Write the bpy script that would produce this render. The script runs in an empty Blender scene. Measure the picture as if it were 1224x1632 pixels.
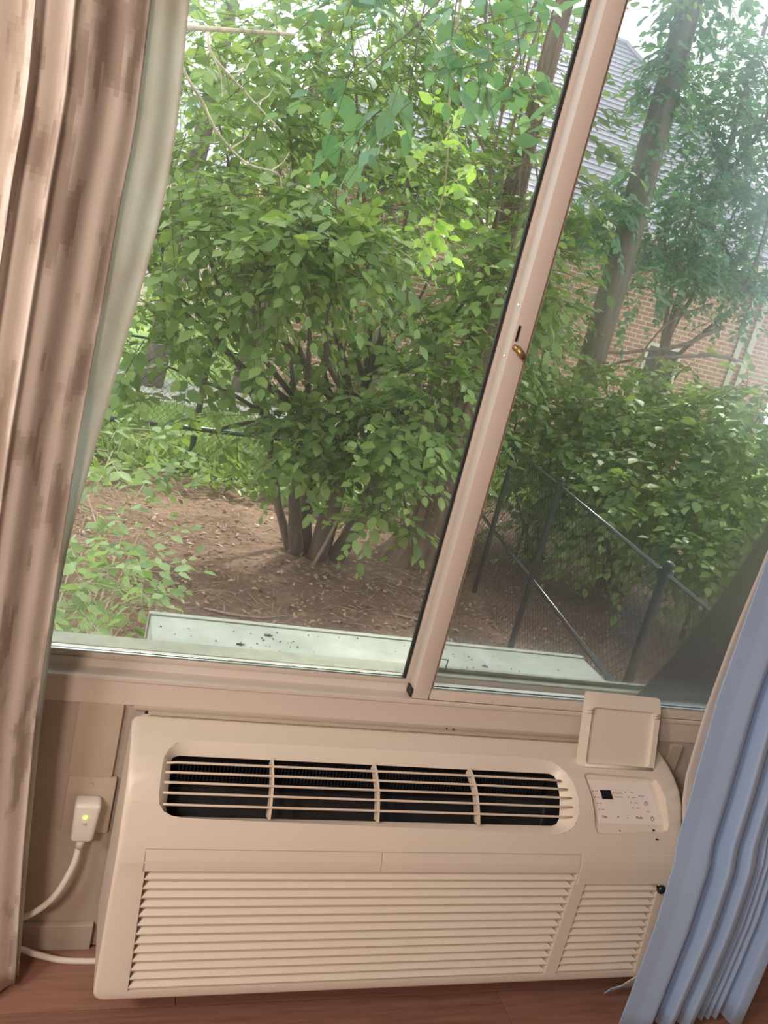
import bpy, bmesh, math, random
import numpy as np
from mathutils import Vector, Matrix
from mathutils.geometry import delaunay_2d_cdt

random.seed(7); rng = np.random.default_rng(7)
scn = bpy.context.scene
col = scn.collection

# ---------------------------------------------------------------- camera
def make_camera():
    yaw, pitch, roll, fpx = 0.34299, 0.2637, 0.24608, 1328.8
    cy, sy, cp, sp = math.cos(yaw), math.sin(yaw), math.cos(pitch), math.sin(pitch)
    f = Vector((sy*cp, cy*cp, -sp)); r = Vector((cy, -sy, 0)); u = r.cross(f)
    c, s = math.cos(roll), math.sin(roll)
    r2 = c*r + s*u; u2 = -s*r + c*u
    m = Matrix((( r2.x, u2.x, -f.x, -0.109), (r2.y, u2.y, -f.y, -1.2875), (r2.z, u2.z, -f.z, 1.2758), (0, 0, 0, 1)))
    cam = bpy.data.cameras.new('camera'); cam.sensor_fit = 'HORIZONTAL'; cam.sensor_width = 36
    cam.lens = 36*fpx/1224; cam.clip_start = 0.02; cam.clip_end = 200
    o = bpy.data.objects.new('camera', cam); o.matrix_world = m; col.objects.link(o); scn.camera = o
make_camera()

# ---------------------------------------------------------------- light and exposure
w = bpy.data.worlds.new('hazy_sky'); scn.world = w; w.use_nodes = True
bg = w.node_tree.nodes['Background']
bg.inputs[0].default_value = (0.93, 0.97, 1.0, 1); bg.inputs[1].default_value = 2.9
sun = bpy.data.lights.new('sun', 'SUN'); sun.energy = 6.0; sun.angle = math.radians(6.0); sun.color = (1.0, 0.95, 0.84)
so = bpy.data.objects.new('sun', sun); col.objects.link(so)
so.rotation_euler = Vector((0.50, 0.70, 0.86)).to_track_quat('Z', 'Y').to_euler()
def lamp(name, loc, energy, color, size, target):
    l = bpy.data.lights.new(name, 'AREA'); l.shape = 'DISK'; l.size = size; l.energy = energy; l.color = color
    o = bpy.data.objects.new(name, l); col.objects.link(o); o.location = loc
    o.rotation_euler = (Vector(loc) - Vector(target)).to_track_quat('Z', 'Y').to_euler()
lamp('bedside_lamp_light', (-0.95, -1.9, 1.75), 25, (1.0, 0.79, 0.65), 0.35, (-0.1, 0.0, 0.8))
lamp('ceiling_lamp_light', (-1.85, -1.6, 2.35), 50, (1.0, 0.92, 0.86), 0.6, (0.6, -0.3, 0.5))
scn.view_settings.view_transform = 'Standard'; scn.view_settings.look = 'None'
scn.view_settings.gamma = 1.0; scn.view_settings.use_curve_mapping = False
scn.view_settings.exposure = 0.0
scn.cycles.use_denoising = True
scn.cycles.max_bounces = 8; scn.cycles.diffuse_bounces = 4; scn.cycles.transparent_max_bounces = 12
scn.cycles.caustics_reflective = False; scn.cycles.caustics_refractive = False

# ---------------------------------------------------------------- helpers
def tag(o, label=None, cat=None, group=None, kind=None):
    if label: o['label'] = label
    if cat: o['category'] = cat
    if group: o['group'] = group
    if kind: o['kind'] = kind
    return o

def empty(name, loc=(0, 0, 0), label=None, cat=None, group=None, kind=None):
    o = bpy.data.objects.new(name, None); col.objects.link(o); o.location = loc
    o.empty_display_size = 0.1
    return tag(o, label, cat, group, kind)

def origin_of(p):
    """a part's own mesh is in world coordinates, so only a top-level root shifts its children"""
    return Vector(p.location) if p is not None and p.parent is None else Vector((0, 0, 0))

def adopt(o, parent):
    if parent is not None:
        o.parent = parent; o.matrix_parent_inverse = Matrix.Translation(-origin_of(parent))
    return o

class MB:
    """collects polygons in world coordinates; build() links them as one mesh object"""
    def __init__(s): s.v = []; s.f = []
    def add(s, vs, fs):
        b = len(s.v); s.v.extend([tuple(x) for x in vs]); s.f.extend([tuple(b+i for i in f) for f in fs]); return s
    def box(s, a, b, bev=0.0):
        (x0, y0, z0), (x1, y1, z1) = a, b
        if bev <= 0:
            vs = [(x, y, z) for z in (z0, z1) for y in (y0, y1) for x in (x0, x1)]
            return s.add(vs, [(0, 2, 3, 1), (4, 5, 7, 6), (0, 1, 5, 4), (2, 6, 7, 3), (0, 4, 6, 2), (1, 3, 7, 5)])
        bm = bmesh.new(); bmesh.ops.create_cube(bm, size=1)
        for v in bm.verts: v.co = Vector(((x0+x1)/2+v.co.x*(x1-x0), (y0+y1)/2+v.co.y*(y1-y0), (z0+z1)/2+v.co.z*(z1-z0)))
        bmesh.ops.bevel(bm, geom=bm.edges[:], offset=bev, segments=2, affect='EDGES', profile=0.6)
        return s.bm(bm)
    def bm(s, bm):
        bm.verts.index_update(); s.add([v.co for v in bm.verts], [[v.index for v in f.verts] for f in bm.faces]); bm.free(); return s
    def tube(s, pts, rad, n=8, cap=True, squash=None):
        pts = [Vector(p) for p in pts]; m = len(pts)
        if not hasattr(rad, '__len__'): rad = [rad]*m
        t0 = (pts[1]-pts[0]).normalized(); ref = Vector((0, 0, 1)) if abs(t0.z) < .9 else Vector((1, 0, 0))
        nrm = t0.cross(ref).normalized(); vs = []
        for i, p in enumerate(pts):
            t = (pts[min(i+1, m-1)]-pts[max(i-1, 0)]).normalized()
            nrm = (nrm - t*nrm.dot(t)); nrm = nrm.normalized() if nrm.length > 1e-6 else t.orthogonal().normalized()
            bn = t.cross(nrm)
            for k in range(n):
                a = 2*math.pi*k/n; vs.append(p+(nrm*math.cos(a)+bn*math.sin(a))*rad[i])
        fs = [(i*n+k, i*n+(k+1) % n, (i+1)*n+(k+1) % n, (i+1)*n+k) for i in range(m-1) for k in range(n)]
        if cap: fs += [tuple(range(n-1, -1, -1)), tuple((m-1)*n+k for k in range(n))]
        return s.add(vs, fs)
    def prism(s, poly, x0, x1):
        """extrude a (y,z) polygon along x"""
        n = len(poly); vs = [(x0, y, z) for y, z in poly]+[(x1, y, z) for y, z in poly]
        return s.add(vs, [tuple(range(n)), tuple(range(2*n-1, n-1, -1))]+[(i, n+i, n+(i+1) % n, (i+1) % n) for i in range(n)])
    def sphere(s, c, r, seg=10, rings=6, sc=(1, 1, 1)):
        bm = bmesh.new(); bmesh.ops.create_uvsphere(bm, u_segments=seg, v_segments=rings, radius=r)
        for v in bm.verts: v.co = Vector((c[0]+v.co.x*sc[0], c[1]+v.co.y*sc[1], c[2]+v.co.z*sc[2]))
        return s.bm(bm)
    def build(s, name, mat, parent=None, smooth=False, angle=None, fix=True):
        me = bpy.data.meshes.new(name); me.from_pydata(s.v, [], s.f); me.update()
        if fix:
            bm = bmesh.new(); bm.from_mesh(me); bmesh.ops.recalc_face_normals(bm, faces=bm.faces); bm.to_mesh(me); bm.free()
        if mat: me.materials.append(mat)
        o = bpy.data.objects.new(name, me); col.objects.link(o); adopt(o, parent)
        if smooth or angle:
            me.polygons.foreach_set('use_smooth', [True]*len(me.polygons))
            if angle: me.set_sharp_from_angle(angle=math.radians(angle))
        return o

# ---------------------------------------------------------------- materials
def new_mat(name):
    m = bpy.data.materials.new(name); m.use_nodes = True; nt = m.node_tree; nt.nodes.clear()
    out = nt.nodes.new('ShaderNodeOutputMaterial'); return m, nt, out
def N(nt, t, **kw):
    n = nt.nodes.new(t)
    for k, v in kw.items():
        if k in n.inputs.keys(): n.inputs[k].default_value = v
        else: setattr(n, k, v)
    return n
def ramp(nt, fac, stops, interp='LINEAR'):
    r = nt.nodes.new('ShaderNodeValToRGB'); cr = r.color_ramp; cr.interpolation = interp
    while len(cr.elements) < len(stops): cr.elements.new(0.5)
    for e, (p, c) in zip(cr.elements, stops): e.position = p; e.color = (*c, 1)
    nt.links.new(fac, r.inputs[0]); return r.outputs[0]
def coords(nt, scale=(1, 1, 1), kind='Object'):
    tc = N(nt, 'ShaderNodeTexCoord'); mp = N(nt, 'ShaderNodeMapping'); mp.inputs['Scale'].default_value = scale
    nt.links.new(tc.outputs[kind], mp.inputs[0]); return mp.outputs[0]
def noise(nt, vec, scale, detail=4, rough=0.55):
    n = N(nt, 'ShaderNodeTexNoise'); n.inputs['Scale'].default_value = scale; n.inputs['Detail'].default_value = detail
    n.inputs['Roughness'].default_value = rough; nt.links.new(vec, n.inputs['Vector']); return n.outputs['Fac']
def plain(name, c, rough=0.5, var=0.06, nscale=8, bump=0.0, bscale=300, metal=0.0, spec=0.5, stretch=(1, 1, 1)):
    m, nt, out = new_mat(name); b = N(nt, 'ShaderNodeBsdfPrincipled'); L = nt.links
    b.inputs['Roughness'].default_value = rough; b.inputs['Metallic'].default_value = metal; b.inputs['Specular IOR Level'].default_value = spec
    vec = coords(nt, stretch)
    L.new(ramp(nt, noise(nt, vec, nscale), [(0.3, tuple(x*(1-var) for x in c)), (0.7, tuple(min(1, x*(1+var)) for x in c))]), b.inputs['Base Color'])
    if bump:
        bp = N(nt, 'ShaderNodeBump'); bp.inputs['Strength'].default_value = bump; bp.inputs['Distance'].default_value = 0.002
        L.new(noise(nt, vec, bscale, 3), bp.inputs['Height']); L.new(bp.outputs[0], b.inputs['Normal'])
    L.new(b.outputs[0], out.inputs[0]); return m
def glow(name, c, s):
    m, nt, out = new_mat(name); e = N(nt, 'ShaderNodeEmission'); e.inputs[0].default_value = (*c, 1); e.inputs[1].default_value = s
    nt.links.new(e.outputs[0], out.inputs[0]); return m
def glass(name, haze, tint=(0.97, 0.99, 0.98), scatter=0.0):
    m, nt, out = new_mat(name); L = nt.links
    tr = N(nt, 'ShaderNodeBsdfTransparent'); tr.inputs[0].default_value = (*tint, 1)
    gl = N(nt, 'ShaderNodeBsdfGlossy'); gl.inputs['Roughness'].default_value = 0.0
    fr = N(nt, 'ShaderNodeFresnel'); fr.inputs[0].default_value = 1.42
    mx = N(nt, 'ShaderNodeMixShader'); L.new(fr.outputs[0], mx.inputs[0]); L.new(tr.outputs[0], mx.inputs[1]); L.new(gl.outputs[0], mx.inputs[2])
    # a thin film of dust put in to imitate lens glare over the panes
    df = N(nt, 'ShaderNodeBsdfTranslucent'); df.inputs[0].default_value = (0.9, 0.95, 1.0, 1)
    m2 = N(nt, 'ShaderNodeMixShader')
    f = N(nt, 'ShaderNodeMapRange'); L.new(noise(nt, coords(nt, (1, 1, 1)), 3.0, 5), f.inputs[0])
    f.inputs['To Min'].default_value = haze*0.7; f.inputs['To Max'].default_value = haze*1.3
    L.new(f.outputs[0], m2.inputs[0]); L.new(mx.outputs[0], m2.inputs[1]); L.new(df.outputs[0], m2.inputs[2])
    rf = N(nt, 'ShaderNodeBsdfRefraction'); rf.inputs['Roughness'].default_value = 0.65; rf.inputs['IOR'].default_value = 1.08; rf.inputs[0].default_value = (0.8, 0.9, 1.0, 1)  # rough bluish lobe, added for the glare glow in the panes
    m3 = N(nt, 'ShaderNodeMixShader'); m3.inputs[0].default_value = scatter; L.new(m2.outputs[0], m3.inputs[1]); L.new(rf.outputs[0], m3.inputs[2])
    L.new(m3.outputs[0], out.inputs[0]); return m
def leaf_mat(name, c1, c2, c3, trans=0.35, rough=0.45):
    m, nt, out = new_mat(name); L = nt.links
    g = N(nt, 'ShaderNodeNewGeometry'); oi = N(nt, 'ShaderNodeObjectInfo')
    ad = N(nt, 'ShaderNodeMath', operation='ADD'); L.new(g.outputs['Random Per Island'], ad.inputs[0]); L.new(oi.outputs['Random'], ad.inputs[1])
    fr = N(nt, 'ShaderNodeMath', operation='FRACT'); L.new(ad.outputs[0], fr.inputs[0])
    c = ramp(nt, fr.outputs[0], [(0.0, c1), (0.55, c2), (1.0, c3)])
    b = N(nt, 'ShaderNodeBsdfPrincipled'); b.inputs['Roughness'].default_value = rough; b.inputs['Specular IOR Level'].default_value = 0.35
    L.new(c, b.inputs['Base Color'])
    t = N(nt, 'ShaderNodeBsdfTranslucent'); mc = N(nt, 'ShaderNodeMix', data_type='RGBA', blend_type='MULTIPLY')
    mc.inputs['Factor'].default_value = 1.0; L.new(c, mc.inputs['A']); mc.inputs['B'].default_value = (1.5, 1.55, 0.75, 1)
    L.new(mc.outputs['Result'], t.inputs[0])
    mx = N(nt, 'ShaderNodeMixShader'); mx.inputs[0].default_value = trans; L.new(b.outputs[0], mx.inputs[1]); L.new(t.outputs[0], mx.inputs[2])
    L.new(mx.outputs[0], out.inputs[0]); return m
def bark(name, c, scale=14):
    m, nt, out = new_mat(name); L = nt.links; b = N(nt, 'ShaderNodeBsdfPrincipled'); b.inputs['Roughness'].default_value = 0.9
    v = coords(nt, (1, 1, 0.16)); n = noise(nt, v, scale, 5, 0.6)
    L.new(ramp(nt, n, [(0.3, tuple(x*0.45 for x in c)), (0.5, c), (0.75, tuple(min(1, x*1.5) for x in c))]), b.inputs['Base Color'])
    bp = N(nt, 'ShaderNodeBump'); bp.inputs['Strength'].default_value = 0.7; bp.inputs['Distance'].default_value = 0.02
    L.new(n, bp.inputs['Height']); L.new(bp.outputs[0], b.inputs['Normal']); L.new(b.outputs[0], out.inputs[0]); return m

M_wall = plain('painted wall', (0.50, 0.43, 0.36), 0.6, 0.04, 3, 0.05, 400)
M_ceil = plain('ceiling paint', (0.8, 0.78, 0.74), 0.8, 0.02)
M_frame = plain('beige painted aluminium', (0.68, 0.605, 0.54), 0.42, 0.03, 5)
M_alu = plain('bare aluminium', (0.75, 0.77, 0.75), 0.25, 0.05, 20, metal=1.0)
M_gasket = plain('black rubber gasket', (0.02, 0.022, 0.02), 0.6, 0.1)
M_sillout = plain('weathered outer sill', (0.36, 0.36, 0.27), 0.6, 0.15, 30)
M_brass = plain('worn brass', (0.42, 0.30, 0.12), 0.4, 0.2, 60, metal=0.8)
M_dark = plain('dark cavity', (0.006, 0.006, 0.008), 0.7, 0.2)
M_fin = plain('dark coil fins', (0.02, 0.022, 0.028), 0.5, 0.2, metal=0.3)
M_ac = plain('cream moulded plastic', (0.76, 0.69, 0.60), 0.38, 0.02, 4, 0.03, 900)
M_ac2 = plain('cream plastic bar', (0.74, 0.64, 0.53), 0.35, 0.02)
M_panel = plain('white label plastic', (0.86, 0.80, 0.76), 0.35, 0.02)
M_ink = plain('dark grey print', (0.05, 0.045, 0.045), 0.5, 0.05)
M_inkl = plain('light grey print', (0.42, 0.38, 0.36), 0.5, 0.05)
M_disp = plain('dark display', (0.012, 0.010, 0.010), 0.15, 0.05)
M_knob = plain('black plastic', (0.012, 0.012, 0.015), 0.3, 0.1)
M_white = plain('white plastic', (0.78, 0.74, 0.68), 0.35, 0.02)
M_plate = plain('almond wall plate', (0.52, 0.44, 0.36), 0.4, 0.02)
M_led = glow('green lamp', (0.45, 1.0, 0.08), 4.0)
M_red = glow('red lamp', (1.0, 0.25, 0.2), 0.9)
M_glassL = glass('glare hazed window glass', 0.010, scatter=0.06)
M_glassR = glass('glare hazier window glass', 0.012, scatter=0.15)
M_fence = plain('black fence coating', (0.012, 0.013, 0.015), 0.4, 0.1)
M_pipe = plain('shiny fence rail', (0.02, 0.022, 0.028), 0.22, 0.2, 20, spec=0.8)
M_stick = plain('dry twig', (0.30, 0.22, 0.15), 0.9, 0.3, 40)
M_speck = plain('dark debris', (0.03, 0.025, 0.02), 0.9, 0.3, 60)
M_straw = plain('dry straw', (0.42, 0.26, 0.15), 0.9, 0.4, 50)
M_bark1 = bark('brown shaggy bark', (0.11, 0.072, 0.05))
M_bark2 = bark('reddish ridged bark', (0.15, 0.09, 0.06), 22)
M_bark3 = bark('grey brown bark', (0.15, 0.115, 0.095), 16)
M_twig = bark('pale twig bark', (0.55, 0.44, 0.33), 30)
L_mid = leaf_mat('mid green leaves', (0.11, 0.18, 0.05), (0.18, 0.27, 0.075), (0.28, 0.37, 0.12))
L_bright = leaf_mat('fresh green leaves', (0.22, 0.36, 0.09), (0.30, 0.46, 0.12), (0.40, 0.55, 0.18), 0.4)
L_pale = leaf_mat('pale green leaves', (0.22, 0.32, 0.14), (0.30, 0.42, 0.19), (0.38, 0.50, 0.25))
L_blue = leaf_mat('blue green leaves', (0.09, 0.20, 0.11), (0.13, 0.25, 0.15), (0.18, 0.31, 0.19))
L_far = leaf_mat('far foliage', (0.14, 0.22, 0.055), (0.22, 0.32, 0.09), (0.34, 0.45, 0.13))
L_grass = leaf_mat('lawn blades', (0.18, 0.25, 0.08), (0.27, 0.35, 0.13), (0.38, 0.44, 0.20))
L_dry = leaf_mat('dry leaves', (0.14, 0.08, 0.05), (0.26, 0.16, 0.10), (0.46, 0.34, 0.22), 0.1)

def steel_mat():
    m, nt, out = new_mat('galvanised painted steel'); L = nt.links; b = N(nt, 'ShaderNodeBsdfPrincipled'); b.inputs['Roughness'].default_value = 0.45
    v = coords(nt, (1, 1, 1))
    c = ramp(nt, noise(nt, v, 9, 6, 0.65), [(0.3, (0.33, 0.35, 0.28)), (0.52, (0.42, 0.44, 0.37)), (0.72, (0.56, 0.57, 0.50))])
    L.new(c, b.inputs['Base Color']); L.new(b.outputs[0], out.inputs[0]); return m
M_steel = steel_mat()
def screen_mat():
    m, nt, out = new_mat('insect screen mesh'); L = nt.links
    tr = N(nt, 'ShaderNodeBsdfTransparent'); d = N(nt, 'ShaderNodeBsdfDiffuse'); d.inputs[0].default_value = (0.12, 0.125, 0.125, 1)
    mx = N(nt, 'ShaderNodeMixShader'); mx.inputs[0].default_value = 0.28
    L.new(tr.outputs[0], mx.inputs[1]); L.new(d.outputs[0], mx.inputs[2]); L.new(mx.outputs[0], out.inputs[0]); return m
M_screen = screen_mat()
def plank_mat():
    m, nt, out = new_mat('reddish laminate plank'); L = nt.links; b = N(nt, 'ShaderNodeBsdfPrincipled'); b.inputs['Roughness'].default_value = 0.4
    n = noise(nt, coords(nt, (1.2, 14, 1)), 6, 6, 0.6); oi = N(nt, 'ShaderNodeObjectInfo')
    ad = N(nt, 'ShaderNodeMath', operation='MULTIPLY_ADD'); L.new(oi.outputs['Random'], ad.inputs[0]); ad.inputs[1].default_value = 0.25; L.new(n, ad.inputs[2])
    L.new(ramp(nt, ad.outputs[0], [(0.3, (0.20, 0.095, 0.068)), (0.6, (0.30, 0.155, 0.115)), (0.9, (0.38, 0.21, 0.16))]), b.inputs['Base Color'])
    L.new(b.outputs[0], out.inputs[0]); return m
M_plank = plank_mat()
def dirt_mat():
    m, nt, out = new_mat('bare reddish dirt'); L = nt.links; b = N(nt, 'ShaderNodeBsdfPrincipled'); b.inputs['Roughness'].default_value = 0.95
    v = coords(nt); n1 = noise(nt, v, 1.3, 6, 0.7); n2 = noise(nt, v, 28, 5, 0.7)
    ad = N(nt, 'ShaderNodeMath', operation='MULTIPLY_ADD'); L.new(n2, ad.inputs[0]); ad.inputs[1].default_value = 0.6; L.new(n1, ad.inputs[2])
    L.new(ramp(nt, ad.outputs[0], [(0.5, (0.07, 0.034, 0.020)), (0.78, (0.16, 0.085, 0.053)), (1.05, (0.31, 0.19, 0.125))]), b.inputs['Base Color'])
    bp = N(nt, 'ShaderNodeBump'); bp.inputs['Strength'].default_value = 0.6; bp.inputs['Distance'].default_value = 0.03; L.new(n2, bp.inputs['Height'])
    L.new(bp.outputs[0], b.inputs['Normal']); L.new(b.outputs[0], out.inputs[0]); return m
M_dirt = dirt_mat()
M_path = plain('pale gravel path', (0.50, 0.46, 0.42), 0.9, 0.2, 30, 0.3, 60)
M_lawn = plain('lawn soil', (0.28, 0.40, 0.11), 0.95, 0.35, 5)
def brick_mat(name, c1, c2, mortar):
    m, nt, out = new_mat(name); L = nt.links; b = N(nt, 'ShaderNodeBsdfPrincipled'); b.inputs['Roughness'].default_value = 0.85
    tc = N(nt, 'ShaderNodeTexCoord'); sx = N(nt, 'ShaderNodeSeparateXYZ'); L.new(tc.outputs['Object'], sx.inputs[0])
    ad = N(nt, 'ShaderNodeMath', operation='ADD'); L.new(sx.outputs[0], ad.inputs[0]); L.new(sx.outputs[1], ad.inputs[1])
    cx = N(nt, 'ShaderNodeCombineXYZ'); L.new(ad.outputs[0], cx.inputs[0]); L.new(sx.outputs[2], cx.inputs[1])
    t = N(nt, 'ShaderNodeTexBrick'); L.new(cx.outputs[0], t.inputs['Vector'])
    t.inputs['Color1'].default_value = (*c1, 1); t.inputs['Color2'].default_value = (*c2, 1); t.inputs['Mortar'].default_value = (*mortar, 1)
    t.inputs['Scale'].default_value = 1.0; t.inputs['Brick Width'].default_value = 0.21; t.inputs['Row Height'].default_value = 0.075; t.inputs['Mortar Size'].default_value = 0.010
    L.new(t.outputs['Color'], b.inputs['Base Color']); L.new(b.outputs[0], out.inputs[0]); return m
M_brick = brick_mat('orange red brick', (0.50, 0.25, 0.17), (0.40, 0.19, 0.13), (0.62, 0.54, 0.47))
M_brick2 = brick_mat('pale pink brick', (0.80, 0.62, 0.54), (0.72, 0.52, 0.45), (0.80, 0.74, 0.68))
M_shingle = plain('grey shingle', (0.38, 0.36, 0.41), 0.85, 0.22, 14)  # lightened to put the veiling glare into the roof colour
M_trimw = plain('cream house trim', (0.72, 0.68, 0.56), 0.6, 0.05)
M_dtrim = plain('dark house trim', (0.10, 0.10, 0.09), 0.6, 0.05)
def cloth(name, kind):
    m, nt, out = new_mat(name); L = nt.links
    uv = N(nt, 'ShaderNodeTexCoord').outputs['UV']
    b = N(nt, 'ShaderNodeBsdfPrincipled'); t = N(nt, 'ShaderNodeBsdfTranslucent'); mx = N(nt, 'ShaderNodeMixShader')
    b.inputs['Roughness'].default_value = 0.75; b.inputs['Specular IOR Level'].default_value = 0.2
    if kind == 'jacquard':
        sn = N(nt, 'ShaderNodeVectorMath', operation='SNAP'); sn.inputs[1].default_value = (0.006, 0.008, 1); L.new(uv, sn.inputs[0])
        mp = N(nt, 'ShaderNodeMapping'); mp.inputs['Scale'].default_value = (20, 5.0, 1); L.new(sn.outputs[0], mp.inputs[0])
        n = noise(nt, mp.outputs[0], 1.0, 3, 0.6)
        c = ramp(nt, n, [(0.0, (0.55, 0.48, 0.42)), (0.44, (0.60, 0.52, 0.46)), (0.49, (0.85, 0.78, 0.72)), (0.60, (0.88, 0.82, 0.76))], 'LINEAR')
        mx.inputs[0].default_value = 0.15
    elif kind == 'lining':
        mp = N(nt, 'ShaderNodeMapping'); mp.inputs['Scale'].default_value = (9, 6, 1); L.new(uv, mp.inputs[0])
        c = ramp(nt, noise(nt, mp.outputs[0], 1.0, 4, 0.6), [(0.35, (0.80, 0.75, 0.67)), (0.48, (0.86, 0.85, 0.78)), (0.62, (0.90, 0.92, 0.88))])
        mx.inputs[0].default_value = 0.7
    elif kind == 'blue':
        mp = N(nt, 'ShaderNodeMapping'); mp.inputs['Scale'].default_value = (6, 4, 1); L.new(uv, mp.inputs[0])
        c = ramp(nt, noise(nt, mp.outputs[0], 1.0, 3, 0.5), [(0.3, (0.36, 0.51, 0.75)), (0.7, (0.41, 0.56, 0.80))])
        b.inputs['Roughness'].default_value = 0.42; b.inputs['Specular IOR Level'].default_value = 0.5
        b.inputs['Sheen Weight'].default_value = 0.3; mx.inputs[0].default_value = 0.08
    else:
        mp = N(nt, 'ShaderNodeMapping'); mp.inputs['Scale'].default_value = (6, 4, 1); L.new(uv, mp.inputs[0])
        c = ramp(nt, noise(nt, mp.outputs[0], 1.0, 3, 0.5), [(0.3, (0.80, 0.72, 0.66)), (0.7, (0.86, 0.78, 0.72))]); mx.inputs[0].default_value = 0.3
    L.new(c, b.inputs['Base Color']); L.new(c, t.inputs[0]); L.new(b.outputs[0], mx.inputs[1]); L.new(t.outputs[0], mx.inputs[2])
    L.new(mx.outputs[0], out.inputs[0]); return m
M_jac = cloth('jacquard curtain cloth', 'jacquard'); M_lin = cloth('translucent curtain lining', 'lining')
M_blue = cloth('blue satin curtain cloth', 'blue'); M_wlin = cloth('white curtain lining', 'white')
# ================================================================ the room
GZ = -0.7                                   # ground level outside
RX0, RX1, RY0, RZ = -2.2, 3.0, -3.6, 2.45    # room extents; the window wall is the plane y = 0
WX0, WX1, WZ0, WZ1 = -0.66, 1.72, 0.508, 2.08   # window opening
def structure(mb, name, mat, **k):
    o = mb.build(name, mat, **k); o['kind'] = 'structure'; return o
wf = MB()
wf.box((RX0, 0, 0), (0.02, 0.15, WZ0)); wf.box((1.06, 0, 0), (RX1, 0.15, WZ0))
wf.box((0.02, 0, 0), (1.06, 0.15, 0.09)); wf.box((0.02, 0, 0.499), (1.06, 0.15, WZ0))
wf.box((RX0, 0, WZ0), (WX0, 0.15, RZ)); wf.box((WX1, 0, WZ0), (RX1, 0.15, RZ)); wf.box((WX0, 0, WZ1), (WX1, 0.15, RZ))
wall_front = structure(wf, 'wall_front', M_wall)
structure(MB().box((RX0-.1, RY0, 0), (RX0, 0.15, RZ)), 'wall_left', M_wall)
structure(MB().box((RX1, RY0, 0), (RX1+.1, 0.15, RZ)), 'wall_right', M_wall)
structure(MB().box((RX0-.1, RY0-.1, 0), (RX1+.1, RY0, RZ)), 'wall_back', M_wall)
structure(MB().box((RX0-.1, RY0-.1, RZ), (RX1+.1, 0.15, RZ+.1)), 'ceiling', M_ceil)
structure(MB().box((RX0-.1, RY0-.1, RZ+.1), (RX1+.1, .45, RZ+.2)), 'added_sun_eave', M_trimw)  # unseen eave, added to keep the sun off the window
floor = structure(MB().box((RX0-.1, RY0-.1, -0.12), (RX1+.1, 0.15, -0.004)), 'floor', M_plank)
pm = {}
def plank(x0, x1, y0, y1):
    key = (round(x1-x0, 3), round(y1-y0, 3))
    if key not in pm:
        a, b = key; m = MB().box((0, 0, -0.006), (a-.0012, b-.0012, 0), 0.0008).build('plank', M_plank, floor); pm[key] = m.data; o = m
    else:
        o = bpy.data.objects.new('plank', pm[key]); col.objects.link(o); adopt(o, floor)
    o.location = (x0, y0, 0)
for k in range(9):
    y1 = -0.004-k*0.135; x = -0.95-(k*0.47) % 1.1
    while x < 2.0:
        plank(x, x+1.1, y1-0.135, y1); x += 1.1
# raised strips of trim on the wall below the window, and a low baseboard left of the cooler
t = MB().box((-0.75, -0.012, 0.0), (-0.002, -0.0005, 0.055), 0.002)
structure(t, 'baseboard_front', M_wall)
t = MB().box((0.025, -0.012, 0.4945), (1.055, -0.0005, 0.4995), 0.001).box((0.0, -0.006, 0.4995), (1.06, -0.0005, 0.5065), 0.001)
structure(t, 'trim_1', M_wall, angle=40)
t = MB().box((1.10, -0.010, 0.06), (1.13, -0.0005, 0.50), 0.002)
structure(t, 'trim_2', M_wall)

# ---------------------------------------------------------------- window
win = empty('window_1', (0.5, 0, WZ0), kind='structure')
prof = [(-0.003, .506), (-0.003, .549), (-0.006, .551), (-0.006, .556), (0.000, .557), (0.004, .553), (0.034, .553), (0.036, .566), (0.039, .566),
        (0.041, .556), (0.074, .556), (0.076, .566), (0.118, .560), (0.118, .506)]
MB().prism(prof, WX0, WX1).build('frame_sill', M_frame, win, angle=25)
MB().box((0.10, 0.076, .5665), (WX1, 0.117, .570)).box((WX0, 0.076, .5665), (0.10, 0.117, .570)).build('outer_sill', M_sillout, win)
MB().box((WX0, -.004, WZ1-.05), (WX1, .118, WZ1), 0.002).build('frame_head', M_frame, win)
MB().box((WX0, -.004, .556), (WX0+.05, .118, WZ1-.05), 0.002).build('frame_jamb', M_frame, win)
MB().box((WX1-.05, -.004, .556), (WX1, .118, WZ1-.05), 0.002).build('frame_jamb', M_frame, win)
# outer (left) sash
ls = MB(); ls.box((WX0+.05, .042, .5565), (.53, .066, .574), .0015).box((WX0+.05, .042, WZ1-.075), (.53, .066, WZ1-.05), .0015)
ls.box((WX0+.05, .042, .574), (WX0+.08, .066, WZ1-.075), .0015).box((.4925, .040, .574), (.53, .066, WZ1-.075), .0015)
lsash = ls.build('outer_sash', M_frame, win, angle=40)
g = MB().box((WX0+.08, .0525, .5745), (.4925, .0555, WZ1-.075)); g.build('glass_pane', M_glassL, lsash)
gk = MB().box((.4865, .046, .574), (.4925, .0525, WZ1-.075)).box((WX0+.08, .0485, .574), (.4865, .0525, .5755))
gk.build('gasket', M_gasket, lsash)
MB().box((WX0+.08, .0425, .574), (.4865, .0480, .5765), .0008).build('glazing_bead', M_alu, lsash)
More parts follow.
